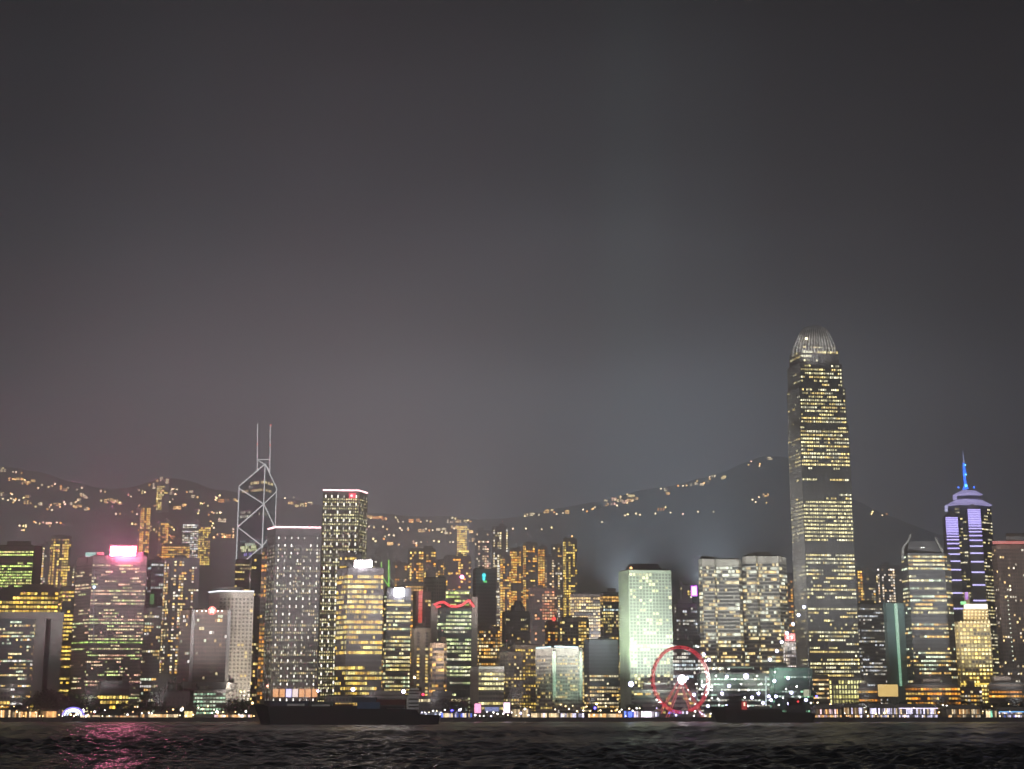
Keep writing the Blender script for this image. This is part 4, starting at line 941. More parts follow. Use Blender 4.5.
tower('long pale low hall below the twin grid towers behind the dark cargo ship', [(325, 3), (410, 0)], 696, 1590, M_PALE, ST(.3, WARM, 1.0, .5, 3), fh=5, bay=3.5, foot=2, cap=1.5, name='low_hall', cat='building')

# ------------------------------------------------------------------ floodlights the towers wear (bare spots, no fixtures; one is added)
def flood(name, p, target, col, watts, cone=70, blend=.6, size=3):
    L = bpy.data.lights.new(name, 'SPOT'); L.energy = watts; L.color = col; L.spot_size = radians(cone); L.spot_blend = blend; L.shadow_soft_size = size
    o = bpy.data.objects.new(name, L); COL.objects.link(o); o.location = p
    o.rotation_euler = (Vector(target) - Vector(p)).to_track_quat('-Z', 'Y').to_euler()
    return o
def fl(px, py, Y, tpx, tpy, tY, col, watts, cone=70):
    watts *= .3
    return flood('floodlight', at(px, py, Y), at(tpx, tpy, tY), col, watts, cone)
K = 1.0e6
fl(640, 708, 1503, 648, 610, 1600, (.56, 1, .50), .8 * K, 60)
fl(634, 708, 1503, 660, 645, 1600, (.50, 1, .70), .4 * K, 60)
fl(606, 690, 1536, 622, 620, 1612, (.72, 1, .48), 2.0 * K, 50)
fl(571, 700, 1530, 569, 668, 1600, (.66, 1, .82), .8 * K, 60)
fl(243, 694, 1646, 236, 632, 1720, (1, .88, .72), 1.5 * K, 110)
fl(262, 640, 1900, 258, 540, 2010, (.9, .92, 1), 1.5 * K, 80)  # unseen spot added to lighten the braced tower's glass
fl(720, 690, 1560, 720, 610, 1722, (.95, 1, .86), 1.8 * K, 70)
fl(765, 690, 1560, 765, 610, 1742, (1, .95, .82), 1.8 * K, 70)
fl(790, 690, 1640, 794, 560, 1735, (1, .95, .9), 4 * K, 50)
fl(438, 704, 1570, 438, 670, 1630, (1, .72, .42), .5 * K, 60)
fl(975, 697, 1600, 975, 650, 1650, (1, .75, .35), .9 * K, 80)
fl(345, 705, 1600, 345, 590, 1850, (1, .92, .75), .5 * K, 60)
# crown floods of the tallest tower
fl(818, 352, 1690, 817, 332, 1722, (1, .96, .94), .32 * K, 130)
# unseen spots added behind the towers to light the haze over the town
GL = 9.0 * K
for i in range(15):
    px = -80 + 88 * i + R.uniform(-14, 14); Y = 2700 + R.uniform(-40, 60)
    col = (1, .90, .98) if px < 230 else (1, .92, .97) if px < 480 else (.78, .95, 1.08) if px < 780 else (.92, .95, 1.05)
    k = .5 if px < 130 else 1.0 if px < 520 else 1.3 if px < 760 else .6 if px < 860 else .32
    x = (px - CX) / 1535 * Y; z = land(x, Y) + 6
    flood('haze_fill_spot', (x, Y, z), (x, Y, z + 100), col, GL * k, 130, 1.0, 10)

# a nearer added row behind the front towers, for haze and apartment fronts
for i in range(14):
    px = -60 + 84 * i + R.uniform(-12, 12); Y = 2110 + R.uniform(-40, 40); x = (px - CX) / 1535 * Y; z = land(x, Y) + 8
    k = (1.0 if px < 780 else .5)
    flood('haze_fill_spot', (x, Y, z), (x, Y + 5, z + 70), (1, .84, .86) if px < 330 else (1, .9, .86) if px < 560 else (.86, .95, 1.04), 8 * K * k, 92, 1.0, 10)
# spots added along the promenade to brighten the harbour fronts and the air
for i in range(15):
    px = 10 + 72 * i + R.uniform(-10, 10); Y = 1503; x = (px - CX) / 1535 * Y
    flood('facade_fill_spot', (x, Y - 2.2, 15), (x * 1.1, Y + 200, 205), (1, .90, .88) if px < 520 else (.95, .96, .94), 2.6 * K * R.uniform(.75, 1.25), 68, 1.0, 4)

#PART2
# ------------------------------------------------------------------ lights and houses on the hillside
HILL = """25,173,w;3,473,w,5;13,474,w;9,480.5,a;14,481,a;19,480.5,a,6;23,482,a;21,485,a,4;27,485,a,7;33,484,a,4;42,487.7,w;52,488,a;55,487.3,w;61,489.7,o;65,491.4,a,4;77,492,w;81,496,w;85,499,w,5;79,502.7,w,4;3,496.4,w,5;12,498,w;27,499,a,4
8,503,w;11,502,w;15,503.5,w;19,503,w;25,504,a,4;26.5,506.5,a,6;40,506.5,w,4;51,507,a;56,507,a,6;60,507,a;70,507,w,4;75,509,a,4;79,508,a,5;86,511,w,4;52,512.5,w;106,503.8,a,4;110,503,a,6;115,503.5,a,6;120,505,a,4;101,495,w;116,516,w;19.5,528.7,w;26,527,w;36,526,w;43,526,p,5;48,526,p,5;51,525.6,p;57,526,w;22,533,w
161,485,w,3,8;167,485,w,3,5;154,489,w,3,6;168,490,w;172,492,w;177,492,w;170,496,w,4;175,497,w;142,496,a;139,493,w;190,494,w,5;193,499,w,4;131,499.7,w;163.5,499.4,w,4;168,503.6,w;159,507,w,4;165,506,a,5;177,509.8,a,8;184,509,a,4;202,506.6,y;208,507.5,y;197,513,w,5;215.6,499.4,w;220,498,w;221,503,o,6;226,503,o,5;234,501.6,a,4;137.5,508,a,5;146,512.7,a,4;137,516,w;146.6,518,a,5;144,523.7,p,7;149,527,p,5;162,525,a,6;166,524,a,4;135.6,527.6,a
141,534,y,5;149,533,y,5;154,533.5,y;159.5,532.7,y;164,531.6,y;168.5,531,y,4;174,531.7,y;186,529,w,6;193,529,w,6;201,529.6,a,7;208,531.5,w,4;212,529,y;213,526,y;213.6,515,w;217,514.6,w;221,516,w;222,523,w,8;217.5,536.7,a;223,537,a,4;228,538.7,o,5;233,540.6,a;234,531,w,4;172,540.6,o,5;164,549.5,o,4;169,549,o,5;174,549.6,o,5;181,549.5,y,5;188,549.3,y,5;201,549.7,o,8
285,500.5,w;293.6,499.7,w;296.7,507.5,y,4;302,507.5,y,4;292,505,a,8;310,502,w,5;306,508,a;367,518.4,a,4;371,519,a,4;375.6,519.6,o,6;380,520.3,o,5;384,521,o,4;397.5,522,y;403,524,w;411,523,o,5;418.6,523.2,o,5;427,524,w;383,530,w;400,531,w;408,530,w;385,539,w;394,537.7,w;375.6,544.7,w;390,546,a,6;399,546.5,w;369,528.6,w;414,545,p,6;421.7,533,a,7;432.6,532,w
441,531.5,w,10;446,534.5,w,6;450,523,w,6;454,529,a,6;457.4,523.7,a,4;463,534,y,7,13;468,522.5,y;471,533.7,a,4;479,539,a,5;472.5,543,a,8;461.6,544,w;486.6,543,a,6;434,544,w;421,544,w;461,555.6,w;453,544.7,w;502,532,w;513,531,w
526,512.4,w,4;531,511.5,w,4;534,510,w;546,511,a,5;550,512.5,y,7;539,517,w;556.6,516.5,w;563,516,w;567,514.7,a,4;583,512.4,w;592,511,a;595,510,w;605,503,w,5;606,507.3,a,5;614,501.5,p,5;620.5,499.5,y;613,506,p,5;620,503.5,y,6;631,498.5,y,7;630,502.5,a,7;625,505,p,6;636,500,a,4;661,492,w;666,492,w,4;668,495,a,4;661,511,o,7;636,516,w;640,517,w;655.5,517,w;670.5,516,w;625,519,w;602,524.7,w;526,531,w;541.6,531.7,w;551.5,530.7,y;572,539,a
683,489,w;686.5,489,a;692.5,487,w,4;697,486.6,w,5;702,485.8,w,4;708,484.7,y,4;709.5,480,w;713.5,480,w,4;723.6,479.7,y,5;751,457.8,p;760,466.4,a;770,461,w,5;752.5,502,w;755.6,506,w;759,499.5,w;766,499,a,6;766.5,505.5,a;683,517,p;698,515.6,w;713.4,514.4,w;872.6,514.6,y;882.4,518,w"""
HC = {'w': (1, .78, .48), 'a': (1, .57, .20), 'o': (1, .38, .09), 'y': (1, .74, .32), 'p': (1, .56, .40)}
HN = {'w': 'pale', 'a': 'amber', 'o': 'deep orange', 'y': 'bright yellowish', 'p': 'pinkish'}
def zone(px):
    for lim, nm in ((130, 'on the hill above the pink sign tower'), (240, 'on the terraced hill left of the braced tower'), (330, 'on the hill between the braced tower and the pink-topped tower'),
                    (440, 'on the hill right of the tall pink-topped tower'), (516, 'on the crest above the red wave tower'), (645, 'along the ridge road above the green-lit tower'), (780, 'on the dark slope left of the tallest tower'), (2000, 'on the dark slope right of the tallest tower')):
        if px < lim: return nm
LAMPMESH = {}
HL = [e for e in HILL.replace('\n', ';').split(';') if e.count(',') >= 2]
RH = random.Random(21)
for e in list(HL):
    q = e.split(',')
    if float(q[0]) < 245 or 365 < float(q[0]) < 485 or RH.random() < .25:
        HL.append('%.1f,%.1f,%s' % (float(q[0]) + RH.uniform(-5, 5), max(ridge_py(float(q[0])) + 4, float(q[1]) + RH.uniform(-2.2, 3.2)), RH.choice('aaoyw')))
for e in HL:
    q = e.split(',')
    px, py, c = float(q[0]), float(q[1]), q[2]
    p = hill_point(px, py); m = p.y / FPX
    if len(q) == 3:
        root = thing('hillside_lamp', '%s street lamp %s' % (HN[c], zone(px)), 'street lamp', p, 'street lamps on the hillside')
        if c not in LAMPMESH:
            a = MB(); a.tube((0, 0, -3), (0, 0, 5), .25, .18, 5); a.tube((0, 0, 5), (0, -1.4, 5.3), .18, n=4)
            b = MB(); b.ball((0, -1.6, 5.1), 2.15, 8, 5)
            LAMPMESH[c] = (a.mesh('lamp_post', M_GREY), b.mesh('lamp_head', emis('hill_lamp_' + HN[c], HC[c], {'y': 11, 'o': 7}.get(c, 7)), True))
        link(bpy.data.objects.new('lamp_post', LAMPMESH[c][0]), root); link(bpy.data.objects.new('lamp_head', LAMPMESH[c][1]), root)
        root.scale = [R.uniform(.6, .95)] * 3
    else:
        w = float(q[3]) * m; h = (float(q[4]) if len(q) > 4 else R.uniform(2.6, 4)) * m
        root = thing('hillside_house', '%s-lit hillside house %s' % (HN[c], zone(px)), 'house', p, 'lit houses on the hillside')
        a = MB(); a.box(p.x - w / 2, p.x + w / 2, p.y, p.y + 12, p.z - 12, p.z + h); a.build('wall', M_MID, root)
        a = MB(); a.hexa([(p.x - w / 2 - .6, p.y - .6, p.z + h), (p.x + w / 2 + .6, p.y - .6, p.z + h), (p.x + w / 2 + .6, p.y + 12.6, p.z + h), (p.x - w / 2 - .6, p.y + 12.6, p.z + h)],
                         [(p.x - w / 4, p.y + 4, p.z + h + 2.2), (p.x + w / 4, p.y + 4, p.z + h + 2.2), (p.x + w / 4, p.y + 8, p.z + h + 2.2), (p.x - w / 4, p.y + 8, p.z + h + 2.2)]); a.build('roof', M_ROOF, root)
        nf = max(1, int(h / 3.6)); nb = max(2, int(w / 3.0))
        for f in range(nf):
            a = MB(); cuts = []; bw = w / nb; any_ = False
            for b in range(nb):
                on = R.random() < .72; k = R.uniform(1.2, 4.6); any_ |= on
                cuts += [(b * bw, b * bw + bw * .12, None), (b * bw + bw * .12, (b + 1) * bw, tuple(x * k for x in HC[c]) if on else (0, 0, 0))]
            a.ribbon(Vector((p.x - w / 2, p.y)), Vector((1, 0)), Vector((0, -.15)), cuts, p.z + f * h / nf + .7, p.z + (f + 1) * h / nf - .5)
            a.build('window_row', [LITGLASS, M_MID], root)

# ------------------------------------------------------------------ promenade
s = MB(); s.box(-1000, 1000, 1500.5, 1530, 3.02, 3.10); tag(s.build('promenade', M_PAVE), kind='structure')
GLAMPS = {}
def shore_lamp(px, py, Y, em, label, r=.9, group='lamps along the waterfront', name='street_lamp'):
    p = at(px, py, Y); h = max(2.0, p.z - 3.1)
    root = thing(name, label, 'street lamp', (p.x, Y, 3.1), group)
    a = MB(); a.tube((0, 0, 0), (0, 0, h), .16, .10, 5); a.tube((0, 0, 0), (0, 0, .8), .3, .3, 6)
    o = bpy.data.objects.new('lamp_post', a.mesh('lamp_post', M_BLACK)); link(o, root)
    key = (em.name, r)
    if key not in GLAMPS:
        b = MB(); b.ball((0, 0, 0), r, 8, 6); GLAMPS[key] = b.mesh('lamp_head', em, True)
    o = bpy.data.objects.new('lamp_head', GLAMPS[key]); link(o, root); o.location = (0, -.1, h)
    return root
FLM = """713.4,668.7;719.8,669;728.7,669;726.7,676.7,b;746,676.3,B;702,681.7;703,686,b;702.3,694;694,694.7,b;711.9,686.5;711.6,690;711.9,698;722,693.4,b;758.4,693.4,b;752,697.5,b;744.7,697.5;768.7,696.4,b;776,696.4,b;774.4,681,b;790,703.6,B;791.5,692.7,b;796.7,686.5;703.7,654.4,b;709,659.8,b;698,647;687,678,b;631,684,B;700,689;696.5,684;718,699;733,700;739,690;688,690;699,668;706,672;735,679;741,684;716,676;729,686,b;748,690;761,684;771,700,b;783,698;786,689;779,705;763,703,b;748,706;727,706,b;719,705;695,704;708,706,b;690,699;800,697;806,700,b;811,703;757,676;775,672;788,678,b;705,661"""
for e in FLM.split(';'):
    q = e.split(','); px, py = float(q[0]), float(q[1]); k = q[2] if len(q) > 2 else ''
    Yl = 1535 + (px * 7 % 23)
    shore_lamp(px, py, Yl, E_LAMPV if k else E_LAMPW, {'': 'small white floodlight on a mast in the fairground right of the ferris wheel', 'b': 'bluish-white floodlight on a tall mast in the fairground by the ferris wheel',
               'B': 'large dazzling bluish-white floodlight on a mast %s' % ('left of the ferris wheel' if px < 640 else 'right of the ferris wheel' if px < 760 else 'above the stern of the right-hand ship')}[k],
               {'': .8, 'b': 1.6, 'B': 2.6}[k], 'floodlight masts of the fairground', 'floodlight_mast')  # lamp heads oversized, their halos put into the shape
# slanting string of blue-white lamps
root = thing('lamp_string', 'slanting string of bluish lamps on a cable climbing towards the tallest tower', 'light string', at(806, 715, 1560))
root.location.z = 3
p0, p1 = at(766, 664, 1560), at(806, 603, 1560)
a = MB(); a.tube((p1.x, p1.y, 3), p1, .5, .25, 6); a.build('pole', M_BLACK, root)
a = MB(); a.tube((p0.x, p0.y, 3), p0, .5, .25, 6); a.build('pole', M_BLACK, root)
line(root, 'cable', M_BLACK, [p0, p1], .12)
for px, py in ((804, 607), (798.5, 615), (793, 624), (787, 633), (781.7, 642), (776.9, 651), (770, 659.5)): lamp(root, 'string_lamp', emis('blue_white_bulb', (.70, .72, 1), 11), at(px, py, 1559.5), 1.7)
root = thing('light_mast', 'tall thin mast lit white from top to bottom in the fairground', 'mast', (at(766, 700, 1540).x, 1540, 3.1))
line(root, 'mast_pole', emis('white_tube', (.85, 1, .97), 1.6), [at(766, 706, 1540), at(766, 677, 1540)], .45); line(root, 'mast_arm', emis('white_tube', (.85, 1, .97), 1.6), [at(765, 677, 1540), at(769, 677, 1540)], .35)

ZONES = [(0, 45, 705, 717, 14, 'a', 'left pavilion'), (45, 130, 708, 717, 26, 'm', 'trees on the left shore'), (130, 255, 706, 717, 36, 'm', 'green-lit low hall'),
         (418, 470, 708, 716.5, 16, 'v', 'dark ship stern'), (470, 530, 709, 717, 16, 'v', 'upright white screens'), (530, 620, 704, 716.5, 34, 'w', 'mint-lit block'),
         (620, 712, 708, 717, 26, 'v', 'ferris wheel'), (815, 900, 702, 717, 26, 'w', 'yellow colonnade piers'), (900, 1024, 704, 717, 34, 'w', 'piers at the right edge')]
CN = {'a': 'amber', 'w': 'warm white', 'p': 'pure white', 'v': 'violet-white'}
CE = {'a': E_LAMPA, 'w': E_LAMPY, 'p': E_LAMPW, 'v': E_LAMPV}
for x0, x1, ya, yb, n, mode, nm in ZONES:
    for i in range(n):
        px = x0 + (x1 - x0) * (i + R.uniform(.1, .9)) / n; py = yb - (yb - ya) * R.random() ** 1.6
        c = {'a': R.choice('aaw'), 'm': R.choice('aawp'), 'v': R.choice('vpwp'), 'w': R.choice('wwap')}[mode]
        shore_lamp(px, py, R.uniform(1503, 1528), CE[c], '%s lamp on a waterfront post by the %s' % (CN[c], nm), R.choice((.45, .55, .7, .9)))
for px, py, em, r, lb in ((182, 709.5, E_LAMPW, 1.9, 'dazzling white lamp on the waterfront below the star building'), (217, 712, E_LAMPW, 1.3, 'bright white lamp in front of the green-lit low hall'),
                          (252.5, 703, E_LAMPA, 1.2, 'bright amber lamp beside the bow of the dark cargo ship'), (267.5, 686, emis('pink_orange_lamp', (1, .35, .25), 8), 1.2, 'pinkish orange lamp at the left corner of the orange lobby'),
                          (318, 691, E_LAMPV, 1.2, 'bluish lamp at the right corner of the orange lobby'), (353, 689.5, E_LAMPV, 1.9, 'dazzling violet-white lamp at the foot of the gold-lit office tower'),
                          (403.5, 691.5, E_LAMPV, 1.9, 'dazzling bluish lamp left of the dark ship bridge'), (414.5, 677.5, E_LAMPA, 1.3, 'orange lamp at the foot of the beige tower above the ship bridge'),
                          (452, 711, emis('deep_blue_lamp', (.15, .12, 1), 9), 1.4, 'deep blue lamp behind the stern of the dark cargo ship'), (459.5, 710.5, E_LAMPV, 1.4, 'violet-white lamp beside the deep blue lamp'),
                          (595, 708, emis('deep_blue_lamp', (.15, .12, 1), 9), 1.3, 'deep blue lamp below the dark blue glass block'), (816.5, 696.5, emis('deep_blue_lamp', (.15, .12, 1), 9), 1.1, 'deep blue lamp beside the yellow colonnade'),
                          (83.5, 581.5 + 130, E_LAMPW, .9, 'white lamp beside the glowing white arch')):
    shore_lamp(px, py, 1540, em, lb, r)

# pavilions, stalls and tents along the quay
def stall(label, px0, px1, pyt, Y, em, wallm=M_MID, h=3.0, tent=False, name='market_stall', cat='stall', dep=8):
    a, b = at(px0, 716, Y), at(px1, 716, Y); root = thing(name, label, cat, ((a.x + b.x) / 2, Y, 3.1)); zt = zat(pyt, Y)
    mb = MB(); mb.box(a.x, b.x, Y + .5, Y + dep, 3.1, max(4.0, zt - 1.2)); mb.build('wall', wallm, root)
    mb = MB(); n = max(2, int((b.x - a.x) / 1.9)); w = (b.x - a.x) / n
    cuts = []
    for i in range(n):
        k = R.choice((.06, .3, .6, 1, 1.3, 1.6)); c = R.choice(em)
        cuts += [(i * w, i * w + w * .14, None), (i * w + w * .14, (i + 1) * w, tuple(q * k for q in c))]
    mb.ribbon(Vector((a.x, Y + .5)), Vector((1, 0)), Vector((0, -.1)), cuts, 3.8, max(4.8, zt - 2.2)); mb.build('shop_front', [LITGLASS, wallm], root)
    mb = MB(); zr = max(4.2, zt - 1.1)
    if tent:
        m0 = (a.x + b.x) / 2
        mb.hexa([(a.x - .6, Y - .8, zr), (b.x + .6, Y - .8, zr), (b.x + .6, Y + dep + .5, zr), (a.x - .6, Y + dep + .5, zr)], [(m0 - .3, Y + dep / 2 - .3, zt + 2), (m0 + .3, Y + dep / 2 - .3, zt + 2), (m0 + .3, Y + dep / 2 + .3, zt + 2), (m0 - .3, Y + dep / 2 + .3, zt + 2)])
        mb.build('tent_roof', M_WHITE, root)
    else:
        mb.box(a.x - .8, b.x + .8, Y - 1.2, Y + dep + .8, zr, zt); mb.build('roof', M_ROOF, root)
    return root
Wm, Am, Vm, Bm, Gm, Pm = (1.7, 1.25, .7), (1.9, .95, .32), (1.7, 1.6, 2.2), (.3, .5, 2.4), (.6, 1.8, 1.2), (2.0, 1.4, 1.5)
for a in (('long low amber-lit pavilion at the far left of the shore', 0, 12, 708, 1512, [Am, Wm]),
          ('amber-lit pavilion with pale slanted awnings on the left shore', 12, 37, 709.5, 1508, [Wm, Am]),
          ('amber snack stall between the left pavilion and the glowing arch', 40, 58, 709, 1512, [Am]),
          ('dim stall row right of the glowing arch', 80, 100, 713, 1512, [Wm]),
          ('dim stall row in front of the squat black block', 104, 138, 713.5, 1512, [Am, Wm]),
          ('warm-lit kiosk row left of the dazzling white lamp', 140, 178, 712, 1512, [Am, Wm, Wm]),
          ('yellow-lit stall beside the dazzling white lamp', 184, 194, 709, 1515, [(2, 1.5, .6)]),
          ('orange-lit stall row below the white block', 214, 252, 712.5, 1512, [Am, Pm, Wm]),
          ('violet-lit kiosk behind the dark cargo ship stern', 441, 472, 711, 1512, [Vm, Wm, Bm]),
          ('white-lit booth right of the two upright screens', 512, 530, 707, 1515, [Vm, Wm]),
          ('row of white-lit booths below the mint-lit block', 531, 584, 711, 1512, [Wm, Wm, Vm]),
          ('long warm-lit arcade left of the ferris wheel', 588, 622, 711.5, 1510, [Wm, Am]),
          ('blue and white lit ride hut left of the ferris wheel', 624, 640, 709, 1515, [Bm, Vm, Pm]),
          ('dazzling white booth left of the ferris wheel', 641, 656, 709, 1512, [(3, 2.6, 3)]),
          ('bright blue booth under the ferris wheel', 668, 681, 708.5, 1515, [Bm, (.3, .9, 2.4)]),
          ('white and yellow booth row right of the ferris wheel feet', 683, 711, 711.5, 1511, [Vm, Wm, (2, 1.6, .6)])):
    stall(*a)
for lb, x0, x1, yt in (('white peaked tent nearest the dazzling white booth', 655, 661, 710), ('white peaked tent right of the bright blue booth', 682, 688, 709)):
    stall(lb, x0, x1, yt, 1506, [Vm], M_WHITE, tent=True, name='tent', cat='tent', dep=6)
# glowing arch
root = thing('light_arch', 'small blue and white glowing arch on the left shore', 'arch', (at(72.5, 716, 1508).x, 1508, 3.1))
for r, em, y in ((10.5, emis('arch_blue', (.30, .22, 1), 2.2), .3), (8.2, emis('arch_white', (.92, .95, 1), 6), 0), (5.5, emis('arch_pale', (.7, .8, 1), 3), -.3)):
    c = at(73, 714.5, 1508); line(root, 'arch_tube', em, [(c.x + r * 1.0 * cos(pi * k / 14), 1508 + y, c.z - 1 + r * .72 * sin(pi * k / 14)) for k in range(15)], .75)
# covered piers at the right
def pier(label, px0, px1, pyt, em, Y=1504, stripe=None):
    a, b = at(px0, 716, Y), at(px1, 716, Y); zt = zat(pyt, Y); root = thing('ferry_pier', label, 'pier', ((a.x + b.x) / 2, Y + 6, 3.1))
    mb = MB(); mb.box(a.x, b.x, Y + 2, Y + 20, 3.1, zt - 1.5); mb.build('wall', M_GREY, root)
    mb = MB(); mb.hexa([(a.x - 1, Y - 1, zt - 1.5), (b.x + 1, Y - 1, zt - 1.5), (b.x + 1, Y + 22, zt - 1.5), (a.x - 1, Y + 22, zt - 1.5)], [(a.x + 3, Y + 8, zt + 2.2), (b.x - 3, Y + 8, zt + 2.2), (b.x - 3, Y + 14, zt + 2.2), (a.x + 3, Y + 14, zt + 2.2)]); mb.build('roof', M_GREY, root)
    n = max(3, int((b.x - a.x) / 1.7)); w = (b.x - a.x) / n
    for k, (za, zb) in enumerate(((3.9, 6.0), (7.0, zt - 2.2))):
        if zb - za < .6: continue
        mb = MB(); cuts = []
        for i in range(n):
            q = R.choice((.04, .15, .4, .8, 1.2, 1.5)); c = R.choice(em)
            cuts += [(i * w, i * w + w * .2, None), (i * w + w * .2, (i + 1) * w, tuple(x * q for x in c))]
        mb.ribbon(Vector((a.x, Y + 2)), Vector((1, 0)), Vector((0, -.1)), cuts, za, zb); mb.build('pier_front', [LITGLASS, M_GREY], root)
    for i in range(0, n + 1, 4):
        mb = MB(); mb.tube((a.x + i * w, Y - .4, 3.1), (a.x + i * w, Y - .4, zt - 1.5), .25, n=5); mb.build('column', M_PALE, root)
    if stripe: line(root, 'light_strip', stripe, [(a.x, Y - 1.2, zt - 2.2), (b.x, Y - 1.2, zt - 2.2)], .4)
E_VSTRIP = emis('violet_white_strip', (.82, .72, 1), 3.2); E_BSTRIP = emis('azure_strip', (.12, .45, 1), 3)
pier('cream-lit covered pier just right of the right-hand ship', 815, 842, 707, [Am, Wm, Pm])
pier('small pier with a violet floor light right of the yellow colonnade', 844, 868, 705.5, [Wm, Wm, Am, Vm], stripe=None)
pier('long covered pier with a bright violet-white strip under its roof', 870, 898, 706, [Wm, Vm, Vm])
pier('longest covered pier with two violet-white light strips below the horned tower', 899, 938, 706, [Vm, Wm, Vm], stripe=E_VSTRIP)
pier('peaked warm-lit pier hall below the gold-lit stepped tower', 947, 981, 707, [Wm, Am, (1.2, 1, .7)])
pier('pier with an azure light strip at the right edge', 999, 1040, 709.5, [Vm, Bm, Wm], stripe=E_BSTRIP)
stall('small green-lit pier hut left of the azure-lit pier', 986, 997, 708.5, 1506, [Gm, Wm])

# ------------------------------------------------------------------ ferris wheel
def wheel():
    Y = 1490; c = at(680.6, 679.6, Y); RR = 32.2; yaw = radians(24); ux = Vector((cos(yaw), sin(yaw), 0)); uy = Vector((-sin(yaw), cos(yaw), 0))
    root = thing('ferris_wheel', 'red-lit ferris wheel with a glowing white hub on slanting legs', 'ferris wheel', (c.x, Y + 20, 3.1))
    C = Vector((c.x, Y + 20, c.z)); RR *= (Y + 20) / Y; C.x = at(680.6, 679.6, Y + 20).x; C.z = at(680.6, 679.6, Y + 20).z
    red = emis('red_rim_light', (1, .025, .06), 1.1); leg = emis('red_leg_light', (.95, .12, .12), .9)
    P = lambda a, r, o=0: C + ux * (r * cos(a)) + Vector((0, 0, r * sin(a))) + uy * o
    N = 42
    for o in (-1.6, 1.6):
        mb = MB()
        for r in (RR, RR - 2.0):
            for k in range(N): mb.tube(P(2 * pi * k / N, r, o), P(2 * pi * (k + 1) / N, r, o), .34, n=5)
        for k in range(N): mb.tube(P(2 * pi * k / N, RR - 2.0, o), P(2 * pi * (k + .5) / N, RR, o), .18, n=4); mb.tube(P(2 * pi * (k + .5) / N, RR, o), P(2 * pi * (k + 1) / N, RR - 2.0, o), .18, n=4)
        mb.build('rim', red, root)
    mb = MB()
    for k in range(21):
        for o in (-1.4, 1.4): mb.tube(P(2 * pi * k / 21, 3, o * 1.8), P(2 * pi * k / 21, RR - 2.0, o), .12, n=4)
    mb.build('spokes', emis('pink_spoke_light', (.9, .55, .6), .35), root)
    for k in range(N):
        q = P(2 * pi * (k + .5) / N, RR + .3); mb = MB(); mb.ball((q.x, q.y, q.z - .8), 1.05, 8, 5, 1.2); g = mb.build('gondola', M_WHITE if k % 2 else M_BLACK, root, True)
    mb = MB(); mb.tube(C - uy * 3.4, C - uy * 2.2, 4.4, 4.4, 24); mb.build('hub_disc', emis('white_hub', (1, .88, .95), 22), root)
    mb = MB(); mb.tube(C - uy * 2.2, C + uy * 3.2, 2.6, 2.6, 16); mb.build('axle', M_STEEL, root)
    for o in (-6, 6):
        for px in (-19, 17):
            for dd in (-1.3, 1.3):
                f = Vector((C.x + px + dd, C.y, 3.1)) + uy * o * 1.6
                line(root, 'leg', leg, [C + uy * (o * .5) + ux * (dd * .4), f], .42)
    mb = MB(); mb.box(C.x - 26, C.x + 24, C.y - 7, C.y + 9, 3.11, 4.6); mb.build('boarding_deck', M_GREY, root)
    mb = MB(); mb.box(C.x - 22, C.x + 20, C.y - 4, C.y + 6, 4.6, 7.2); mb.build('station_hut', M_MID, root)
wheel()

# ------------------------------------------------------------------ ships
HULLM = mat('dark_hull_paint', (.014, .014, .016), .5, var=.4, scale=.3)
def hull(root, Y, prof, keel, beam, dirn):
    """prof: deck line [(px, py)] from bow to stern; keel: waterline [(px)] bow..stern"""
    mb = MB(); n = len(prof); L = []
    for i, (px, py) in enumerate(prof):
        u = i / (n - 1); wdeck = beam * min(1, .12 + 3.2 * u) if u < .3 else beam * (1 if u < .93 else .82)
        wl = wdeck * (.25 + 2.6 * u if u < .28 else .96)
        d = at(px, py, Y); k = at(keel[i], 716, Y)
        L.append(((d.x, d.z, wdeck / 2), (k.x, -1.2, min(wl, wdeck) / 2)))
    for (a, b) in zip(L, L[1:]):
        for sgn in (-1, 1):
            q = [(b[1][0], Y + sgn * b[1][2], b[1][1]), (a[1][0], Y + sgn * a[1][2], a[1][1]), (a[0][0], Y + sgn * a[0][2], a[0][1]), (b[0][0], Y + sgn * b[0][2], b[0][1])]
            mb.poly(q if sgn > 0 else q[::-1])
        mb.poly([(a[0][0], Y - a[0][2], a[0][1] - .01), (b[0][0], Y - b[0][2], b[0][1] - .01), (b[0][0], Y + b[0][2], b[0][1] - .01), (a[0][0], Y + a[0][2], a[0][1] - .01)])
    for e, s_ in ((L[0], 1), (L[-1], -1)):
        q = [(e[0][0], Y - e[0][2], e[0][1]), (e[0][0], Y + e[0][2], e[0][1]), (e[1][0], Y + e[1][2], e[1][1]), (e[1][0], Y - e[1][2], e[1][1])]
        mb.poly(q[::s_])
    return mb.build('hull', HULLM, root)
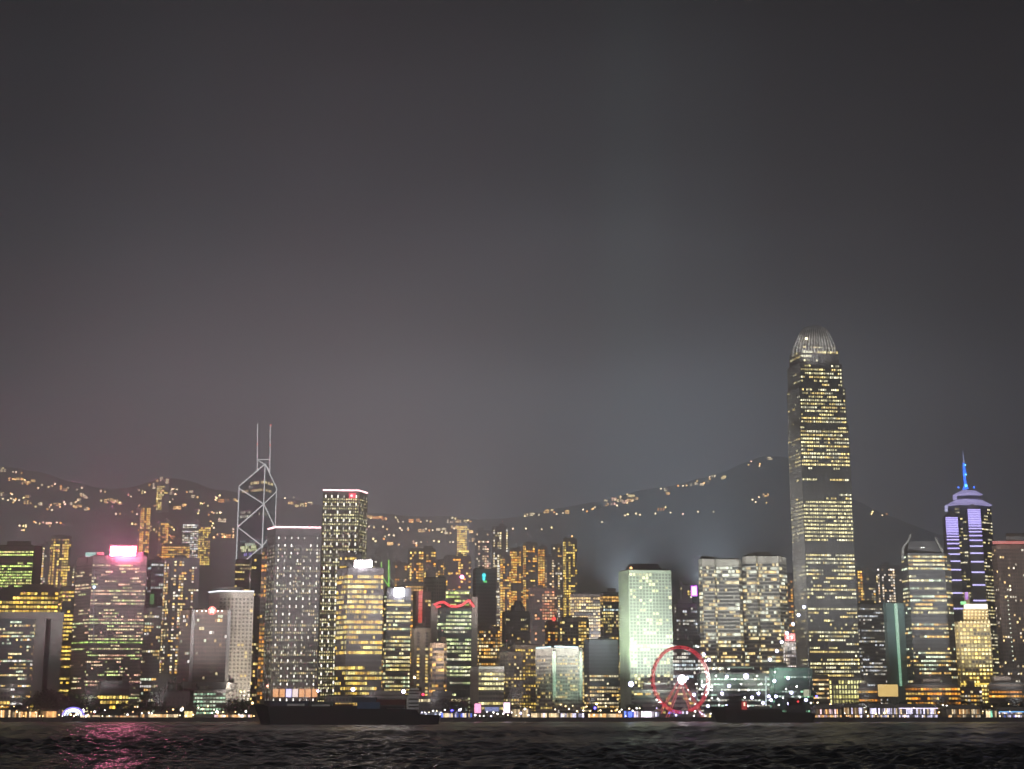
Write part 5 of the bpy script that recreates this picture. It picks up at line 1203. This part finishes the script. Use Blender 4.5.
def cargo_ship():
    Y = 1143; root = thing('cargo_ship', 'long black cargo ship with a white aft bridge, low in the water', 'ship', (at(348, 716, Y).x, Y, 0))
    prof = [(254, 704.6), (259, 704.4), (264, 704.4), (270, 706.5), (290, 708), (330, 708.5), (370, 708.8), (405, 709), (418, 709.5), (420, 714), (430, 714.6), (440, 715)]
    keel = [262, 264, 268, 273, 291, 330, 370, 405, 418, 422, 430, 438]
    hull(root, Y, prof, keel, 19, -1)
    pb = lambda nm, m, a, b, c, d, y0=0, dep=14: pbox(root, nm, m, a, b, c, d, Y - dep / 2 + y0, dep)
    pb('forecastle', HULLM, 264, 271, 700.8, 706, 0, 10)
    line(root, 'foremast', M_BLACK, [at(266, 701, Y), at(266, 693, Y)], .2)
    pb('hatch_coaming', M_BLACK, 271, 404, 706, 708.8, 0, 15)
    sup = M_STEEL
    pb('bridge_house', mat('grimy_white_paint', (.80, .80, .82), .6), 407, 419, 696, 709.5, 0, 14)
    pb('bridge_house', MATS['grimy_white_paint'], 408.5, 420.5, 691, 696, 0, 15); pb('bridge_deck', M_BLACK, 406.5, 422, 690.2, 691, 0, 17)
    pb('wheelhouse', MATS['grimy_white_paint'], 410, 419, 688, 690.2, 0, 10)
    for y in (693, 698.5, 702.5, 706): pb('window_row', M_BLACK, 408.6, 418.6, y, y + 1.1, -7.2, .8)
    pb('funnel', M_BLACK, 417, 421.5, 687, 691, 3, 5)
    for dx, h in ((412, 684), (415.5, 685.5)): line(root, 'radar_mast', M_BLACK, [at(dx, 688.2, Y), at(dx, h, Y)], .18)
    line(root, 'radar_bar', M_BLACK, [at(410.5, 685.6, Y), at(414, 685.6, Y)], .2)
    lamp(root, 'port_light', emis('red_port_light', (1, .04, .10), 5), at(423, 694.5, Y - 8), 1.0)
    line(root, 'light_bracket', M_BLACK, [at(420, 694.8, Y - 7.8), at(423, 694.5, Y - 7.8)], .2)
    line(root, 'stern_rail', M_BLACK, [at(420, 713, Y - 8), at(440, 713.5, Y - 6)], .15)
    for x, c in ((422, E_LAMPV), (425, E_LAMPW), (429, E_LAMPY)): lamp(root, 'stern_lamp', c, at(x, 712.3, Y - 7), .3)
    cm = [mat('container_navy', (.10, .12, .17), .6), mat('container_maroon', (.20, .075, .06), .6), mat('container_slate', (.13, .15, .15), .6), mat('container_blue', (.10, .18, .32), .6)]
    lids = mat('container_pale', (.80, .84, .80), .6)
    def cont(label, a, b, c, d, m, y0=-7, dep=13, stripe=None):
        r = thing('cargo_container', label, 'container', (at((a + b) / 2, d, Y).x, Y, zat(d, Y)), 'containers on the cargo ship')
        p0, p1 = at(a, d, Y), at(b, c, Y); mb = MB(); mb.box(p0.x, p1.x, Y + y0, Y + y0 + dep, p0.z, p1.z)
        n = max(4, int((p1.x - p0.x) / .8))
        for i in range(n):
            x = p0.x + (p1.x - p0.x) * (i + .25) / n; mb.box(x, x + (p1.x - p0.x) / n * .5, Y + y0 - .12, Y + y0 + .01, p0.z + .2, p1.z - .2)
        mb.build('wall', m, r)
        if stripe:
            q0, q1 = at(stripe[0], stripe[3], Y), at(stripe[1], stripe[2], Y); mb = MB(); mb.box(q0.x, q1.x, Y + y0 - .5, Y + y0 - .13, q0.z, q1.z); mb.build('side_panel', lids, r)
    cont('dark forward container stack with a pale green side panel, nearest the bow', 271, 310, 701, 706, cm[0], stripe=(288.5, 306, 703.8, 706))
    cont('dark container stack with a pale panel just aft of the bow stack', 310.6, 334.5, 701.5, 706, cm[2], stripe=(313, 331, 704.6, 706.6))
    cont('low maroon container row amidships above a long pale panel', 335, 353, 704.2, 709, cm[1], stripe=(335.5, 358, 711.2, 713))
    cont('tall dark top container amidships, highest on the ship', 353, 376.6, 697.4, 702.2, cm[0])
    cont('dull blue container with pale worn patches below the highest one', 358, 381, 702.3, 714, cm[3], y0=-8.5)
    cont('dark maroon top container forward of the bridge', 377, 406, 699.5, 705, cm[1])
    cont('slate container with a pale panel directly forward of the bridge', 382, 406, 705.1, 709, cm[2], stripe=(387.5, 405, 708, 710.4))
cargo_ship()
def coaster():
    Y = 1400; root = thing('coaster_ship', 'small black coaster with a raked bow and low stern before the fairground', 'ship', (at(762, 716, Y).x, Y, 0))
    prof = [(710, 707.2), (716, 707.6), (724, 708.4), (735, 709.2), (750, 710.3), (770, 711.6), (790, 712.4), (803, 713), (812, 713.2), (815, 713.5)]
    keel = [717.5, 720, 726, 736, 750, 770, 790, 802, 809, 811]
    hull(root, Y, prof, keel, 15, -1)
    pb = lambda nm, m, a, b, c, d, y0=0, dep=9: pbox(root, nm, m, a, b, c, d, Y - dep / 2 + y0, dep)
    pb('deck_house', M_BLACK, 724, 746, 705.5, 710, 0, 11); g = mat('grimy_grey_paint', (.10, .10, .11), .6)
    pb('deck_house', g, 727, 743, 700, 705.5, 0, 10); pb('wheelhouse', g, 729.5, 741, 696.5, 700, 0, 9); pb('wheelhouse_roof', M_BLACK, 728.5, 742, 695.7, 696.5, 0, 10)
    for y in (697.4, 702): pb('window_row', M_BLACK, 730, 740.5, y, y + 1.2, -5.2, .5)
    line(root, 'mast', M_BLACK, [at(734, 696, Y), at(734, 688, Y)], .2); line(root, 'mast_arm', M_BLACK, [at(731.5, 691, Y), at(736.5, 691, Y)], .15)
    line(root, 'derrick', M_BLACK, [at(749, 711, Y), at(749, 699, Y)], .25)
    pb('cargo_hatch', M_BLACK, 752, 782, 708.7, 712, 0, 10)
    pb('aft_house', g, 786, 806, 705, 713, 0, 10); pb('aft_house', M_BLACK, 788, 803, 699, 705, 0, 9); pb('aft_roof', M_BLACK, 786.5, 804.5, 698.3, 699, 0, 10)
    line(root, 'aft_mast', M_BLACK, [at(796, 699, Y), at(796, 689, Y)], .2)
    lamp(root, 'aft_lamp', emis('dull_red_lamp', (1, .05, .06), 1.6), at(798, 701.5, Y - 5), 1.1)
    for x in (808, 812): line(root, 'stern_rail', M_BLACK, [at(x, 713.3, Y - 3), at(x, 703.5, Y - 3)], .16)
    line(root, 'stern_rail', M_BLACK, [at(805, 704, Y - 3), at(813, 704, Y - 3)], .12)
    r = thing('deck_cabin', 'small red-lit cabin on the foredeck of the right-hand ship', 'cabin', (at(744, 709, Y).x, Y - 6, zat(709, Y)))
    pbox(r, 'wall', emis('red_cabin_light', (.9, .05, .05), .55), 741.5, 747, 701.5, 709.6, Y - 6.2, 3); pbox(r, 'lit_window', emis('red_white_window', (1, .55, .4), 3), 743.7, 745.2, 702.5, 706, Y - 6.4, .2); pbox(r, 'roof', M_BLACK, 741, 747.5, 700.9, 701.5, Y - 6.6, 4)
    for i, (a, b, c) in enumerate(((754, 758.5, 705.8), (759, 763.3, 706.2), (763.8, 769.5, 705.9), (771.5, 775, 705.4), (775.6, 780, 705.4))):
        m = mat('worn_white_crate', (.40, .40, .36), .7); Yc = Y - 3
        r = thing('deck_crate', ['worn pale crate on the coaster deck nearest the red-lit cabin', 'worn pale crate second from the red-lit cabin', 'widest worn pale crate amidships on the coaster', 'pale crate left of the pair near the coaster stern house', 'pale crate nearest the coaster stern house'][i], 'crate', (at((a + b) / 2, 708.7, Yc).x, Yc, zat(708.7, Yc)), 'crates on the coaster deck')
        pbox(r, 'wall', m, a, b, c, 708.7, Yc, 3.5)
        for k in range(3): pbox(r, 'batten', M_GREY, a + (b - a) * (k + .3) / 3, a + (b - a) * (k + .5) / 3, c + .1, 708.6, Yc - .1, .09)
coaster()
def launch(label, px, py, Y, Ln, cab=True, m=None):
    p = at(px, py, Y); root = thing('small_boat', label, 'boat', (p.x, Y, 0)); h = Ln * .16
    mb = MB(); mb.hexa([(p.x - Ln * .42, Y - 1.2, -.5), (p.x + Ln * .45, Y - 1.4, -.5), (p.x + Ln * .45, Y + 1.4, -.5), (p.x - Ln * .42, Y + 1.2, -.5)], [(p.x - Ln * .56, Y - .5, h + .4), (p.x + Ln * .5, Y - 2, h), (p.x + Ln * .5, Y + 2, h), (p.x - Ln * .56, Y + .5, h + .4)]); mb.build('hull', m or HULLM, root)
    mb = MB(); mb.box(p.x - Ln * .15, p.x + Ln * .3, Y - 1.3, Y + 1.3, h, h + Ln * .16); mb.build('cabin', M_DARK, root)
    mb = MB(); mb.box(p.x - Ln * .2, p.x + Ln * .34, Y - 1.5, Y + 1.5, h + Ln * .16, h + Ln * .18); mb.build('cabin_roof', M_BLACK, root)
    mb = MB(); mb.tube((p.x, Y, h + Ln * .18), (p.x, Y, h + Ln * .4), .1, n=5); mb.build('mast', M_BLACK, root)
    lamp(root, 'mast_lamp', E_RED if 'red' in label else E_LAMPW, (p.x, Y - .2, h + Ln * .4), .35)
launch('dark motor launch with a red mast lamp below the glowing arch', 94, 718, 1440, 13)
launch('dark launch moored at the far left of the quay', 37, 718, 1470, 11)
launch('small dark launch off the piers at the right', 845, 718.5, 1450, 14)

# ------------------------------------------------------------------ trees
TREE = []
for v in range(5):
    rg = random.Random(50 + v); a = MB(); a.tube((0, 0, 0), (.3, .1, 4.2), .42, .26, 6)
    for k in range(5):
        t = rg.uniform(0, 6.28); a.tube((.28, .1, 3.2 + k * .25), (cos(t) * 2.2, sin(t) * 2.2, 5.6 + rg.uniform(0, 1.8)), .17, .06, 5)
    lf = MB(); cl = [(rg.gauss(0, 1.9), rg.gauss(0, 1.9), rg.uniform(4.2, 8.8), rg.uniform(1.2, 2.1)) for _ in range(11)]
    for cx, cy, cz, cr in cl:
        for _ in range(38):
            d = Vector((rg.gauss(0, 1), rg.gauss(0, 1), rg.gauss(0, .8))).normalized() * cr * rg.uniform(.55, 1.05); c = Vector((cx, cy, cz)) + d
            u = Vector((rg.gauss(0, 1), rg.gauss(0, 1), rg.gauss(0, 1))).normalized(); w = u.orthogonal().normalized(); z = rg.uniform(.25, .5)
            lf.quad(c - u * z, c + w * z * .6, c + u * z, c - w * z * .6)
    TREE.append((a.mesh('trunk', M_TRUNK), lf.mesh('crown', M_LEAF)))
def tree(px, pyt, Y, nm):
    p = at(px, pyt, Y); v = R.randrange(5); h = max(5.0, p.z - 3); k = h / 9.6
    root = thing('tree', 'dark leafy tree standing %s' % nm, 'tree', (p.x, Y, 3.0), 'trees along the waterfront')
    link(bpy.data.objects.new('trunk', TREE[v][0]), root); link(bpy.data.objects.new('crown', TREE[v][1]), root)
    root.scale = (k * R.uniform(1.0, 1.4), k * 1.1, k); root.rotation_euler = (0, 0, R.uniform(0, 6))
for x0, x1, y0, y1, n, nm in ((33, 62, 690, 700, 9, 'in front of the grey framed block'), (50, 98, 692, 702, 13, 'behind the glowing arch'), (120, 160, 698, 704, 9, 'right of the squat black block'), (158, 178, 680, 694, 6, 'beside the flared base of the star building'),
                              (163, 196, 700, 708, 7, 'before the grey low block'), (224, 252, 694, 704, 7, 'below the white block'), (8, 30, 704, 710, 4, 'beside the left pavilion'), (628, 640, 702, 708, 3, 'left of the ferris wheel'),
                              (845, 862, 700, 706, 5, 'by the yellow colonnade'), (862, 990, 699, 704, 16, 'behind the covered piers'), (590, 612, 704, 708, 3, 'below the dark blue glass block'), (448, 470, 696, 703, 4, 'below the red wave tower'), (994, 1030, 698, 704, 6, 'below the brown block at the right edge')):
    for i in range(n): tree(x0 + (x1 - x0) * (i + R.random()) / n, R.uniform(y0, y1), R.uniform(1533, 1552) if y0 >= 690 else R.uniform(1625, 1640), nm)
